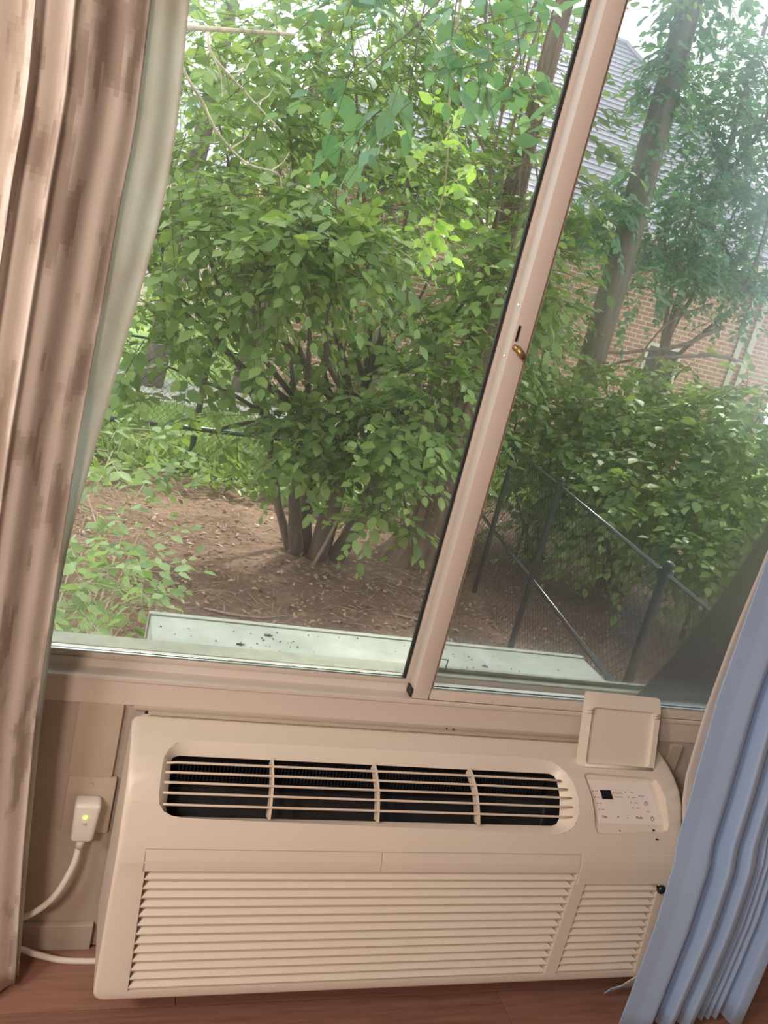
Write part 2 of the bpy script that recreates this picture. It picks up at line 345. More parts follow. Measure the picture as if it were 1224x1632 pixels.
# inner (right) sash
rs = MB(); rs.box((.496, .001, .5575), (.5275, .034, WZ1-.052), .0012)
rs.box((.5275, .006, .5575), (.531, .032, WZ1-.052)).box((.531, .010, .5575), (.5355, .030, WZ1-.052), .0008)
rs.box((.531, .001, .5575), (WX1-.05, .034, .5765), .0012).box((WX1-.08, .001, .5765), (WX1-.05, .034, WZ1-.052), .0012).box((.531, .001, WZ1-.08), (WX1-.08, .034, WZ1-.052), .0012)
rsash = rs.build('inner_sash', M_frame, win, angle=40)
MB().box((.5355, .0185, .577), (WX1-.08, .0215, WZ1-.08)).build('glass_pane', M_glassR, rsash)
MB().box((.5355, .006, .5765), (WX1-.08, .012, .5795), .0008).build('glazing_bead', M_alu, rsash)
MB().box((.5355, .0125, .5765), (WX1-.08, .0180, .5785)).build('gasket', M_gasket, rsash)
MB().box((.4915, .006, .5572), (.4955, .030, .574), .0008).build('brush_seal', M_gasket, rsash)
# latch on the meeting stile, its slot and two screws
la = MB(); la.box((.5005, -.0012, 1.232), (.504, .0008, 1.258)); la.build('latch_slot', M_knob, rsash)
lv = MB()
lv.tube([(.5035, .000, 1.222), (.5045, -.008, 1.221)], [.0055, .005], 10).tube([(.5045, -.008, 1.223), (.511, -.012, 1.215), (.5185, -.013, 1.208)], [.005, .0065, .004], 8)
lv.build('latch_lever', M_brass, rsash, smooth=True)
for z in (1.29, 1.205):
    s_ = MB().tube([(.4962, .012, z), (.4945, .012, z)], [.0032, .0024], 10); s_.build('screw', M_alu, rsash, angle=40)
# insect screen over the right half
sc = MB().box((.52, .094, .572), (.535, .102, WZ1-.05)).box((.52, .094, .572), (WX1-.05, .102, .579)).box((WX1-.065, .094, .572), (WX1-.05, .102, WZ1-.05)).box((.52, .094, WZ1-.065), (WX1-.05, .102, WZ1-.05))
scr = sc.build('insect_screen', M_sillout, win)
MB().add([(.535, .098, .579), (WX1-.065, .098, .579), (WX1-.065, .098, WZ1-.065), (.535, .098, WZ1-.065)], [(0, 1, 2, 3)]).build('screen_mesh', M_screen, scr, fix=False)
MB().tube([(.566, .088, .579), (.566, .086, .603), (.586, .082, .603), (.588, .086, .579)], .0016, 6).build('pull_tab', M_knob, scr)

# ---------------------------------------------------------------- wall outlet, raceway, cord
rw = MB().box((-0.087, -0.008, 0.366), (-0.015, -0.0005, 0.506), 0.002)
tag(rw.build('cable_raceway', M_plate, None, angle=40), 'flat beige cable cover running up the wall above the outlet plate', 'cable cover')
op = empty('outlet_plate', (-0.045, 0, 0.25), 'almond wall outlet plate behind the white plug', 'outlet')
MB().box((-0.085, -0.008, 0.252), (-0.006, -0.0005, 0.366), 0.003).build('cover_plate', M_plate, op, angle=40)
MB().tube([(-0.046, -0.0082, 0.352), (-0.046, -0.0098, 0.352)], .003, 10).build('plate_screw', M_plate, op, angle=40)
pc = empty('power_cord', (-0.045, -0.03, 0.25), 'white cooler power cord with a bulky plug and green light', 'power cord')
pb = MB(); bm = bmesh.new(); bmesh.ops.create_cube(bm, size=1)
for v in bm.verts:
    zf = v.co.z+.5; wd = .036+.007*zf; v.co = Vector((-.047+v.co.x*wd-.002*(1-zf), -.0245+v.co.y*.030-(.002 if v.co.y < 0 else 0)*zf, .255+zf*.078))
bmesh.ops.bevel(bm, geom=bm.edges[:], offset=.007, segments=3, affect='EDGES', profile=.5); pb.bm(bm)
plug = pb.build('plug', M_white, pc, smooth=True, angle=50)
MB().box((-.0515, -.0435, .307), (-.0465, -.0395, .312)).build('status_light', M_led, plug)
MB().box((-.052, -.0425, .294), (-.046, -.0392, .299), .001).build('test_button', M_plate, plug)
MB().tube([(-.049, -.026, .262), (-.051, -.028, .235)], [.0085, .006], 12).build('strain_relief', M_white, plug, smooth=True)
def smooth_path(P, k=8):
    P = [Vector(p) for p in P]; P = [P[0]*2-P[1]]+P+[P[-1]*2-P[-2]]; out = []
    for i in range(1, len(P)-2):
        for j in range(k):
            t = j/k; a, b, c, d = P[i-1:i+3]
            out.append(0.5*((2*b)+(c-a)*t+(2*a-5*b+4*c-d)*t*t+(3*b-3*c+d-a)*t**3))
    return out+[P[-2]]
MB().tube(smooth_path([(-.051, -.028, .240), (-.056, -.035, .205), (-.076, -.045, .155), (-.106, -.050, .122), (-.150, -.052, .100), (-.205, -.050, .070), (-.215, -.050, .030),
     (-.175, -.045, .020), (-.128, -.040, .034), (-.095, -.040, .022), (-.055, -.042, .010), (-.02, -.042, .0055), (.02, -.042, .0055), (.03, -.03, .0055)]), .0055, 10).build('cord', M_white, pc, smooth=True)

# ================================================================ air conditioner
PRF = [(0.0, .492), (-.02, .490), (-.06, .4815), (-.095, .468), (-.122, .448), (-.139, .42), (-.151, .39), (-.163, .36), (-.172, .33), (-.2, .084)]
SL = [0.0]
for a, b in zip(PRF, PRF[1:]): SL.append(SL[-1]+math.hypot(b[0]-a[0], b[1]-a[1]))
SMAX = SL[-1]
def prof_at(s):
    i = 0
    while i < len(SL)-2 and s > SL[i+1]: i += 1
    k = (s-SL[i])/(SL[i+1]-SL[i]); a, b = PRF[i], PRF[i+1]
    return Vector((0, a[0]+(b[0]-a[0])*k, a[1]+(b[1]-a[1])*k))
def prof_n(s):
    t = prof_at(min(SMAX, s+.02))-prof_at(max(0, s-.02)); return Vector((0, t.z, -t.y)).normalized()   # outward
def on(x, s, d=0.0):
    p = prof_at(s)+prof_n(s)*d; return Vector((x, p.y, p.z))
def rrect(x0, x1, s0, s1, r, n=6):
    out = []
    for cx, cs, a0 in ((x1-r, s1-r, 0), (x0+r, s1-r, 90), (x0+r, s0+r, 180), (x1-r, s0+r, 270)):
        for i in range(n+1):
            a = math.radians(a0+90*i/n); out.append((cx+r*math.cos(a), cs+r*math.sin(a)))
    return out
def dense(loop, step=0.02):
    out = []
    for (a, b), (c, d) in zip(loop, loop[1:]+loop[:1]):
        n = max(1, int(math.hypot(c-a, d-b)/step))
        out += [(a+(c-a)*i/n, b+(d-b)*i/n) for i in range(n)]
    return out
ac = empty('air_conditioner', (0.53, -0.1, 0.084), 'cream through-wall air conditioner under the window with its lid open', 'air conditioner')
XL, XR = 0.0, 1.067
outer = dense(rrect(XL+.006, XR-.006, .004, SMAX-.004, .018), .03)
disch = dense([(.052, .080), (.072, .060), (.782, .057), (.808, .075), (.822, .110), (.829, .150), (.830, .185), (.812, .204), (.075, .190), (.055, .186), (.050, .172)], .015)
def soften(loop, k=2):
    for _ in range(k): loop = [((a[0]+2*b[0]+c[0])/4, (a[1]+2*b[1]+c[1])/4) for a, b, c in zip(loop[-1:]+loop[:-1], loop, loop[1:]+loop[:1])]
    return loop
disch = soften(disch, 3)
ctrl = soften(dense([(.846, .085), (1.018, .090), (1.036, .195), (.868, .203)], .015), 1)
grL = dense([(.047, .277), (.841, .277), (.826, .493), (.053, .493)], .03)
grR = dense([(.864, .300), (1.034, .300), (1.034, .493), (.852, .493)], .03)
holes = [disch, ctrl, grL, grR]
pts, edges = [], []
for lp in [outer]+holes:
    b = len(pts); pts += [Vector(p) for p in lp]; edges += [(b+i, b+(i+1) % len(lp)) for i in range(len(lp))]
for s in SL[1:-1]+[.02+.0245*i for i in range(11)]:
    for k in range(37): pts.append(Vector((XL+.012+(XR-XL-.024)*k/36, s)))
def inside(p, lp):
    r = False; x, y = p
    for (a, b), (c, d) in zip(lp, lp[1:]+lp[:1]):
        if (b > y) != (d > y) and x < (c-a)*(y-b)/(d-b)+a: r = not r
    return r
res = delaunay_2d_cdt(pts, edges, [], 1, 1e-5)
V2, F2 = res[0], res[2]
shell = MB(); keep = []
for f in F2:
    c = sum((V2[i] for i in f), Vector((0, 0)))/len(f)
    if not any(inside(c, h) for h in holes): keep.append(f)
shell.add([on(v.x, v.y) for v in V2], keep)
# rounded rim and side walls back to the wall
n = len(outer); rim = []
for k, (ex, dp) in enumerate(((0, 0), (.0035, -.0012), (.0058, -.004), (.006, -.008))):
    for (x, s) in outer:
        dx = 0 if XL+.02 < x < XR-.02 else (ex if x > .5 else -ex); ds = 0 if .02 < s < SMAX-.02 else (ex if s > .2 else -ex)
        s2 = min(max(s, 0.0), SMAX); p = on(x+dx, s2, dp)
        if s > SMAX-.02: p.z -= ds
        rim.append(p)
for (x, s) in outer:
    dx = 0 if XL+.02 < x < XR-.02 else (.006 if x > .5 else -.006); p = on(x+dx, min(max(s, 0), SMAX), -.008)
    if s > SMAX-.02: p.z -= .006
    rim.append(Vector((p.x, -0.0135, max(p.z, .079) if s > .02 else .4935)))
shell.add(rim, [(k*n+i, k*n+(i+1) % n, (k+1)*n+(i+1) % n, (k+1)*n+i) for k in range(4) for i in range(n)])
def recess(mb, lp, depth, shrink=0.0, direction=None, center=None):
    n = len(lp); cx = sum(p[0] for p in lp)/n; cs = sum(p[1] for p in lp)/n; a = []; b = []
    for x, s in lp:
        a.append(on(x, s)); q = on(x+(cx-x)*shrink, s+(cs-s)*shrink)
        b.append(q+(direction*depth if direction else -prof_n(s)*depth))
    mb.add(a+b, [(i, (i+1) % n, n+(i+1) % n, n+i) for i in range(n)])
    return b
body = shell.build('front_panel', M_ac, ac, smooth=True, angle=35, fix=False)
# normals of the developed shell face outward
bm = bmesh.new(); bm.from_mesh(body.data); bmesh.ops.remove_doubles(bm, verts=bm.verts, dist=1e-5); bmesh.ops.recalc_face_normals(bm, faces=bm.faces); bm.to_mesh(body.data); bm.free()
body.data.set_sharp_from_angle(angle=math.radians(35))
# chassis behind the front panel, through the wall
MB().box((.03, -.06, .095), (1.045, .0, .470)).box((.035, .0, .095), (1.045, .2, .49)).build('chassis', M_dark, ac)
# discharge opening: sloping inner walls, dark cavity and coil fins
IN = Vector((0, .55, -.83)).normalized()
rc = MB(); wallpts = []
cxm = .44
inner_lp = dense(rrect(.067, .795, .080, .193, .014), .015)
m_ = len(disch)
def resample(lp, m):
    P = [Vector(p) for p in lp]; P.append(P[0].copy()); d = [0]
    for a, b in zip(P, P[1:]): d.append(d[-1]+(b-a).length)
    out = []; k = 0
    for i in range(m):
        t = d[-1]*i/m
        while d[k+1] < t: k += 1
        out.append(P[k].lerp(P[k+1], (t-d[k])/(d[k+1]-d[k])))
    return out
def nearest_shift(a, b):
    j = min(range(len(b)), key=lambda i: (b[i]-a[0]).length); return b[j:]+b[:j]
A = resample(disch, 160); B = resample(inner_lp, 160)
def orient(lp): return sum(a.x*b.y-b.x*a.y for a, b in zip(lp, lp[1:]+lp[:1])) > 0
if orient(A) != orient(B): B = B[::-1]
B = nearest_shift(A, B)
A3 = [on(p.x, p.y) for p in A]; B3 = [on(p.x, p.y, -.017) for p in B]; mid3 = [on(p.x+(q.x-p.x)*.35, p.y+(q.y-p.y)*.35, -.004) for p, q in zip(A, B)]
rc.add(A3+mid3+B3, [(k*160+i, k*160+(i+1) % 160, (k+1)*160+(i+1) % 160, (k+1)*160+i) for k in range(2) for i in range(160)])
rc.build('discharge_rim', M_ac, ac, smooth=True, angle=60)
dc = MB(); C3 = [p+Vector((0, .035, -.045)) for p in B3]
dc.add(B3+C3, [(i, (i+1) % 160, 160+(i+1) % 160, 160+i) for i in range(160)]+[tuple(range(160, 320))])
dc.build('discharge_cavity', M_dark, ac)
fn = MB()
for k in range(112):
    x = .082+k*.0062; p = on(x, .090, -.024); fn.box((x, p.y-.006, p.z-.030), (x+.0014, p.y+.012, p.z-.002))
tag(fn.build('coil_fin', M_fin, ac), kind='stuff')
xl_bar = [.055, .0525, .0515, .0515, .050]; xr_bar = [.800, .811, .819, .825, .829]; s_bar = [.102, .119, .136, .153, .171]
for k in range(5):
    s = s_bar[k]
    b = MB().tube([on(xl_bar[k]+.002, s, -.008), on(xl_bar[k]+.02, s, -.0045), on(.25, s, -.0035), on(.43, s, -.0035), on(.61, s, -.0035), on(xr_bar[k]-.035, s+.0008, -.0035), on(xr_bar[k]-.004, s+.001, -.006)], .0021, 8)
    b.build('grille_bar', M_ac2, ac, smooth=True)
for x0, x1 in ((.2345, .2350), (.4195, .4270), (.607, .622)):
    v = []
    for i in range(9):
        s = .086+i*.013; x = x0+(x1-x0)*i/8
        for dx, dd in ((-.002, -.003), (.002, -.003), (.002, -.020), (-.002, -.020)): v.append(on(x+dx, s, dd))
    fs = [(i*4+k, i*4+(k+1) % 4, i*4+4+(k+1) % 4, i*4+4+k) for i in range(8) for k in range(4)]+[(0, 1, 2, 3), (32, 33, 34, 35)]
    MB().add(v, fs).build('grille_rib', M_ac2, ac)
# two filter flaps and the seam of the right section
def fon(x, s, d=0.0):
    "flat floor of the control bay"
    a, b = on(x, .086, d), on(x, .200, d); return a.lerp(b, (s-.086)/(.200-.086))
def slab(x0, x1, s0, s1, d0, d1, mat, name, parent, skew=0, n=4, on=on):
    v = []; fs = []
    for j in range(n+1):
        s = s0+(s1-s0)*j/n
        for x, d in ((x0+skew*j/n, d0), (x1+skew*j/n, d0), (x1+skew*j/n, d1), (x0+skew*j/n, d1)): v.append(on(x, s, d))
    fs = [(j*4+k, j*4+(k+1) % 4, j*4+4+(k+1) % 4, j*4+4+k) for j in range(n) for k in range(4)]+[(0, 1, 2, 3), (n*4, n*4+1, n*4+2, n*4+3)]
    return MB().add(v, fs).build(name, mat, parent)
slab(.0435, .4395, .2400, .2755, -.002, .0016, M_ac, 'filter_flap', ac, .003); slab(.4410, .8385, .2400, .2755, -.002, .0016, M_ac, 'filter_flap', ac, .003)
slab(.0425, .8400, .2388, .2768, -.003, .0003, M_inkl, 'flap_shadow_gap', ac)
slab(.8455, 1.056, .2392, .2992, -.002, .0009, M_ac, 'side_flap', ac)
# louvres: clapboard slats between recessed ends
def grille(x0, x1, xe0, xe1, s0, s1, nl, lp):
    bk = MB(); b = recess(bk, lp, .016); bk.add(b, [tuple(range(len(b)))]); bk.build('grille_recess', M_dark if False else M_ac, ac)
    p = (s1-s0)/nl
    for k in range(nl):
        sa = s0+k*p; f = (k+.5)/nl; xa = x0+(xe0-x0)*f; xb = x1+(xe1-x1)*f
        # outer lower edge flush, upper edge tucked in behind the slat above; ends taper inward
        top, low = sa-.001, sa+p*.80
        v = [on(xa+.016, top, -.0125), on(xb-.016, top, -.0125), on(xb, low-.002, -.0006), on(xa, low-.002, -.0006),
             on(xa+.016, top, -.0150), on(xb-.016, top, -.0150), on(xb, low+.0012, -.0018), on(xa, low+.0012, -.0018),
             on(xb, low+.0012, -.009), on(xa, low+.0012, -.009)]
        fs = [(0, 1, 2, 3), (3, 2, 6, 7), (7, 6, 8, 9), (0, 4, 5, 1), (4, 9, 8, 5), (0, 3, 7, 9, 4), (1, 5, 8, 6, 2)]
        MB().add(v, fs).build('louver', M_ac, ac)
grille(.0475, .8405, .0525, .8265, .279, .492, 13, grL)
grille(.863, 1.033, .8525, 1.033, .302, .492, 12, grR)
MB().sphere((1.038, -.1815, .283), .0092, 12, 8, (1, .8, 1)).tube([(1.038, -.172, .283), (1.038, -.180, .283)], .005, 10).build('lock_knob', M_knob, ac, smooth=True)
# control bay
cb = MB(); b = [fon(.942+(x-.942)*.985, .145+(s-.145)*.97, -.0045) for x, s in ctrl]; k_ = len(ctrl)
cb.add([on(x, s) for x, s in ctrl]+b, [(i, (i+1) % k_, k_+(i+1) % k_, k_+i) for i in range(k_)]); cb.add(b, [tuple(range(len(b)))]); cb.build('control_bay', M_ac, ac, angle=40)
panel = slab(.8585, 1.002, .0975, .1815, -.0058, -.0032, M_panel, 'control_panel', ac, .0225, on=fon)
def cp(u, v, d=-.0068):     # u, v from 0 to 1 over the label
    return fon(.8585+u*.1435+v*.0225, .0975+v*.084, d+.0040)
def dot(u, v, r, mat, name, d=-.0069):
    c = cp(u, v, d); e1 = (cp(u+.01, v)-cp(u, v)).normalized(); e2 = (cp(u, v+.01)-cp(u, v)).normalized(); nn = prof_n(.1)
    vs = [c+(e1*math.cos(a)+e2*math.sin(a))*r for a in [k*math.pi/5 for k in range(10)]]; vs += [q-nn*.0006 for q in vs]
    return MB().add(vs, [tuple(range(10))]+[(i, (i+1) % 10, 10+(i+1) % 10, 10+i) for i in range(10)]).build(name, mat, panel)
def bar(u0, u1, v0, v1, mat, name, d=-.0068):
    q = [cp(u0, v0, d), cp(u1, v0, d), cp(u1, v1, d), cp(u0, v1, d)]; nn = prof_n(.1)
    return MB().add(q+[p-nn*.0008 for p in q], [(0, 1, 2, 3), (0, 4, 5, 1), (1, 5, 6, 2), (2, 6, 7, 3), (3, 7, 4, 0)]).build(name, mat, panel)
bar(.155, .325, .225, .44, M_disp, 'display', -.0064)
def text(u, v, body, size, mat):
    cu = bpy.data.curves.new('lettering', 'FONT'); cu.body = body; cu.size = size; cu.extrude = .0002; cu.align_x = 'LEFT'; cu.align_y = 'CENTER'; cu.resolution_u = 2
    o = bpy.data.objects.new('lettering', cu); col.objects.link(o)
    e1 = (cp(u+.02, v)-cp(u, v)).normalized(); nn = prof_n(.14); e2 = nn.cross(e1).normalized(); nn = e1.cross(e2)
    o.data.materials.append(mat)
    p = cp(u, v, -.0067); bpy.context.view_layer.update(); o.matrix_world = Matrix(((e1.x, e2.x, nn.x, p.x), (e1.y, e2.y, nn.y, p.y), (e1.z, e2.z, nn.z, p.z), (0, 0, 0, 1)))
    mw = o.matrix_world.copy(); dg = bpy.context.evaluated_depsgraph_get()
    me = bpy.data.meshes.new_from_object(o.evaluated_get(dg)); me.transform(mw); bpy.data.objects.remove(o)
    o = bpy.data.objects.new('lettering', me); col.objects.link(o); adopt(o, panel)
LEDS = [(.04, .26), (.045, .40), (.05, .54), (.055, .68), (.36, .285), (.365, .375), (.56, .255), (.585, .37), (.60, .495), (.61, .62), (.775, .335)]
for u, v in LEDS: dot(u, v, .0011, M_ink, 'indicator')
for u, v, l in ((.07, .26, .05), (.075, .40, .045), (.08, .54, .035), (.085, .68, .045), (.385, .287, .115), (.39, .378, .10), (.645, .26, .04), (.64, .375, .06), (.655, .50, .055), (.665, .62, .055), (.80, .338, .045), (.81, .70, .055)):
    bar(u, u+l, v-.010, v+.010, M_inkl, 'caption')
dot(.785, .70, .0019, M_red, 'red_indicator')
text(.07, .845, 'Fan', .0072, M_ink); text(.30, .845, '+', .009, M_ink); text(.455, .845, '-', .011, M_ink); text(.605, .845, 'Mode', .0066, M_ink)
def ring(u, v, r):
    c = cp(u, v, -.0066); e1 = (cp(u+.01, v)-cp(u, v)).normalized(); e2 = prof_n(.14).cross(e1)
    MB().tube([c+(e1*math.cos(a)+e2*math.sin(a))*r for a in [k*math.pi/8 for k in range(17)]], .0004, 5).build('button_ring', M_ink, panel)
    return c, e1, e2
c, e1, e2 = ring(.845, .50, .0036); MB().tube([c+e2*.0022, c, c+e1*.0018], .00035, 5).build('clock_hand', M_ink, panel)
c, e1, e2 = ring(.868, .86, .0036); MB().tube([c+e2*.0008, c+e2*.0045], .00035, 5).build('power_stroke', M_ink, panel)
# open lid: a shallow tray hinged at the back of the control bay, leaning on the sash
lb0, lb1 = Vector((.8435, -.062, .476)), Vector((1.021, -.062, .474)); lt = Vector((.006, .053, .133))
hx = (lb1-lb0).normalized(); hz = lt.normalized(); hn = hx.cross(hz); LH = lt.length; LWd = (lb1-lb0).length   # hn points to the wall... front is -hn if y<0
if hn.y > 0: hn = -hn
def lp_(a, b, d): return lb0+hx*(a*LWd)+hz*(b*LH)+hn*d
lid = MB()
def lbox(a0, a1, b0, b1, d0, d1): lid.add([lp_(a, b, d) for d in (d0, d1) for b in (b0, b1) for a in (a0, a1)], [(0, 2, 3, 1), (4, 5, 7, 6), (0, 1, 5, 4), (2, 6, 7, 3), (0, 4, 6, 2), (1, 3, 7, 5)])
ol = dense(rrect(0, 1, 0, 1, .04, 4), .08); il = dense(rrect(.085, .93, .035, .80, .05, 4), .08)
pts2 = [Vector(p) for p in ol+il]; ed2 = [(i, (i+1) % len(ol)) for i in range(len(ol))]+[(len(ol)+i, len(ol)+(i+1) % len(il)) for i in range(len(il))]
r2 = delaunay_2d_cdt(pts2, ed2, [], 1, 1e-5)
def bulge(a, b): return .009+(-.009*max(0, (b-.80)/.2)**1.5)+(-.005*max(0, (.08-a)/.08))
fr = [f for f in r2[2] if not inside(sum((r2[0][i] for i in f), Vector((0, 0)))/len(f), il)]
lid.add([lp_(v.x, v.y, bulge(v.x, v.y)) for v in r2[0]], fr)
lid.add([lp_(a, b, bulge(a, b)) for a, b in ol]+[lp_(a, b, -.002) for a, b in ol], [(i, (i+1) % len(ol), len(ol)+(i+1) % len(ol), len(ol)+i) for i in range(len(ol))]+[tuple(range(len(ol), 2*len(ol)))])
lid.add([lp_(a, b, .009) for a, b in il]+[lp_(a, b, .0008) for a, b in il], [(i, (i+1) % len(il), len(il)+(i+1) % len(il), len(il)+i) for i in range(len(il))]+[tuple(range(len(il), 2*len(il)))])
lido = lid.build('control_lid', M_ac, ac, smooth=True, angle=38)
MB().tube([lp_(.07, .012, .010), lp_(.97, .012, .010)], .0035, 8).build('lid_hinge', M_ac, lido, smooth=True)
for a, s in ((.045, 1), (.955, -1)):
    for b in (.765, .725):
        MB().tube([lp_(a-.03*s, b-.004, .0095), lp_(a+.025*s, b+.006, .0115), lp_(a+.05*s, b, .008)], [.0022, .0026, .0018], 6).build('lid_clip', M_ac, lido, smooth=True)
# outdoor metal sleeve
sl = empty('cooler_sleeve', (0.56, 0.25, GZ), 'pale grey green metal cooler sleeve outside, strewn with dead leaf bits', 'metal sleeve')
MB().box((.034, .151, .02), (1.101, .376, .497), .003).build('sleeve_box', M_steel, sl, angle=40)
MB().box((.030, .3785, .04), (1.104, .393, .499), .002).build('sleeve_lip', M_steel, sl, angle=40)
MB().box((.034, .3755, .05), (1.101, .3790, .494)).build('lip_gap', M_dark, sl)
sp = MB()
for _ in range(120):
    x = rng.choice([rng.uniform(.05, 1.06), rng.normal(.76, .08), rng.normal(.28, .06)]); y = rng.uniform(.16, .365); r = rng.choice([.0012, .0018, .003], p=[.6, .3, .1]); a = rng.uniform(0, 6.28)
    x = min(max(x, .045), 1.09)
    if r > .0025:
        sp.tube([(x, y, .4985), (x+.010*math.cos(a), y+.010*math.sin(a), .4995), (x+.016*math.cos(a+.5), y+.016*math.sin(a+.5), .499)], [.0012, .0022, .0008], 5)
    else: sp.sphere((x, y, .4975+r*.4), r, 6, 4, (1.3, 1, .5))
tag(sp.build('leaf_debris', M_speck, None), 'dark bits of dead leaf scattered on top of the metal sleeve', 'debris', kind='stuff')
sp = MB()
for x, y, z in ((.578, -.0137, .5005), (.592, -.0137, .500)): sp.sphere((x, -.0075, .503), .0018, 6, 4, (1.3, .8, .8))
tag(sp.build('dirt_specks', M_speck, None), 'two dark specks on the trim strip above the cooler', 'debris', kind='stuff')
sp = MB()
for u, v, r in ((.62, 1.02, .0022), (.60, .97, .0016), (.63, 1.10, .0026)):
    pass
for x, s, r in ((1.003, .192, .0022), (1.008, .2085, .0028), (.925, .195, .0015)):
    p = on(x, s, .0012) if s > .2 else fon(x, s, -.003); sp.sphere(p, r, 7, 5, (1.4, 1, .7))
tag(sp.build('crumbs', M_speck, None), 'small brown crumbs on the cooler below its control label', 'debris', kind='stuff')

# ================================================================ curtains
def cloth_sheet(name, mat, plan, zs, parent, nu, thick=0.0012):
    """plan(u, z) -> (x, y); UV follows the cloth"""
    vs = []; uvs = []
    for z in zs:
        row = [plan(i/(nu-1), z) for i in range(nu)]; L = 0; prev = None
        for i, (x, y) in enumerate(row):
            zz = z
            if prev: L += math.hypot(x-prev[0], y-prev[1])
            prev = (x, y); vs.append((x, y, zz)); uvs.append((L, zz))
    fs = [(j*nu+i, j*nu+i+1, (j+1)*nu+i+1, (j+1)*nu+i) for j in range(len(zs)-1) for i in range(nu-1)]
    me = bpy.data.meshes.new(name); me.from_pydata(vs, [], fs); me.materials.append(mat)
    ul = me.uv_layers.new(name='cloth'); ul.data.foreach_set('uv', [c for l in me.loops for c in uvs[l.vertex_index]])
    me.polygons.foreach_set('use_smooth', [True]*len(me.polygons)); me.update()
    o = bpy.data.objects.new(name, me); col.objects.link(o); adopt(o, parent)
    md = o.modifiers.new('thickness', 'SOLIDIFY'); md.thickness = thick; md.offset = 0
    return o
def interp(tab, z):
    tab = sorted(tab)
    if z <= tab[0][0]: return tab[0][1]
    for (a, b), (c, d) in zip(tab, tab[1:]):
        if z <= c: return b+(d-b)*(z-a)/(c-a)
    return tab[-1][1]
FE = [(-.02, -.113), (.27, -.132), (.52, -.143), (.70, -.142), (.97, -.140), (1.10, -.136), (1.284, -.131), (1.38, -.126), (1.52, -.130), (2.2, -.15)]
LE = [(-.07, -.111), (.236, -.128), (.49, -.139), (.70, -.142), (.82, -.137), (.957, -.121), (1.13, -.101), (1.215, -.090), (1.305, -.082), (1.405, -.081), (1.54, -.090), (2.2, -.12)]
def plan_front(u, z):
    # u = 1 is the leading edge; folds get tighter and deeper toward it
    w = .62; dd = (1-u)*w; x = interp(FE, z)-.004-dd; ph = 2*math.pi*dd/.043+.6*math.sin(z*1.3)
    y = -.163+.013*math.sin(ph)+.005*math.sin(2.7*ph+1+z)+.004*math.sin(z*3+u*9)
    e = min(1, max(0, (dd-.075)/.02)); ye = -.098-.060*min(1, dd/.085)+.0035*math.sin(dd*170+z)+.006*math.sin(dd*60)
    return x+.008*math.sin(ph+1.2)*e, ye*(1-e)+y*e

def plan_lining(u, z):
    w = .50; x = interp(LE, z)-w*(1-u); ph = 2*math.pi*(1-u)*w/.085
    return x, -.080+.007*math.sin(ph+.7*z)+.003*math.sin(2.3*ph)
zl = [.015+i*(2.25-.015)/60 for i in range(61)]
lc = empty('patterned_curtain', (-.4, -.14, .015), 'peach and taupe patterned curtain with pale lining left of the window', 'curtain')
cloth_sheet('front_cloth', M_jac, plan_front, zl, lc, 260); cloth_sheet('lining', M_lin, plan_lining, zl, lc, 110)
# right curtain: gathered folds, blue face and white back
BE = [(.0, .980), (.025, .981), (.118, .986), (.252, .994), (.415, 1.003), (.507, 1.013), (.693, 1.022), (.826, 1.035), (.994, 1.040), (1.3, 1.05), (2.2, 1.10)]
BY = [(.0, -.262), (.118, -.256), (.252, -.246), (.38, -.226), (.415, -.212), (.507, -.192), (.693, -.157), (.826, -.137), (.994, -.124), (1.3, -.117), (2.2, -.11)]
HEM = [(0, 0), (.030, -.006), (.062, -.018), (.085, .004), (.100, .034), (.108, -.018), (.125, -.012), (.150, .040), (.158, -.010), (.176, -.004), (.205, .035), (.212, .012), (.222, .040), (.230, .014), (.240, .040), (.250, .014), (.262, .046), (.270, .050), (.276, .0), (.300, -.006), (.325, .035), (.33, .06)]
HL = [0]
for a, b in zip(HEM, HEM[1:]): HL.append(HL[-1]+math.hypot(b[0]-a[0], b[1]-a[1]))
def hem_at(t):
    i = 0
    while i < len(HL)-2 and t > HL[i+1]: i += 1
    k = (t-HL[i])/(HL[i+1]-HL[i]); a, b = HEM[i], HEM[i+1]
    return a[0]+(b[0]-a[0])*k, a[1]+(b[1]-a[1])*k
HS = [hem_at(HL[-1]*i/299) for i in range(300)]
for _ in range(5): HS = [HS[0]]+[((a[0]+2*b[0]+c[0])/4, (a[1]+2*b[1]+c[1])/4) for a, b, c in zip(HS, HS[1:], HS[2:])]+[HS[-1]]
def plan_blue(u, z, off=0):
    hx_, hy_ = HS[min(299, int(u*299+.5))]; k = min(1, z/2.2)
    x = interp(BE, z)+hx_*(1+.25*k); y = interp(BY, z)+hy_*(1-.25*k)+.004*math.sin(z*4+u*7)
    return x, y+off
rcn = empty('blue_curtain', (1.14, -.23, .02), 'blue satin curtain with white lining gathered right of the air conditioner', 'curtain')
zb = [.018+i*(2.25-.018)/50 for i in range(51)]
cloth_sheet('face_cloth', M_blue, plan_blue, zb, rcn, 300, .0015)
WX = [(.0, 1.012), (.05, 1.008), (.12, 1.035), (.25, 1.043), (.40, 1.045), (.485, 1.044), (.634, 1.058), (.80, 1.062), (1.0, 1.072), (2.3, 1.13)]
WY = [(.0, -.165), (.05, -.190), (.085, -.214), (.25, -.214), (.38, -.190), (.44, -.155), (.485, -.132), (.634, -.102), (.8, -.095), (1.0, -.092), (2.3, -.085)]
def plan_wl(u, z):
    y0 = interp(WY, z); r = min(1, max(0, (u-.19)/.35)); r = r*r*(3-2*r); y1 = max(y0, -.150)
    return interp(WX, z)+.31*u, y0+(y1-y0)*r+.004*math.sin(u*34)*r
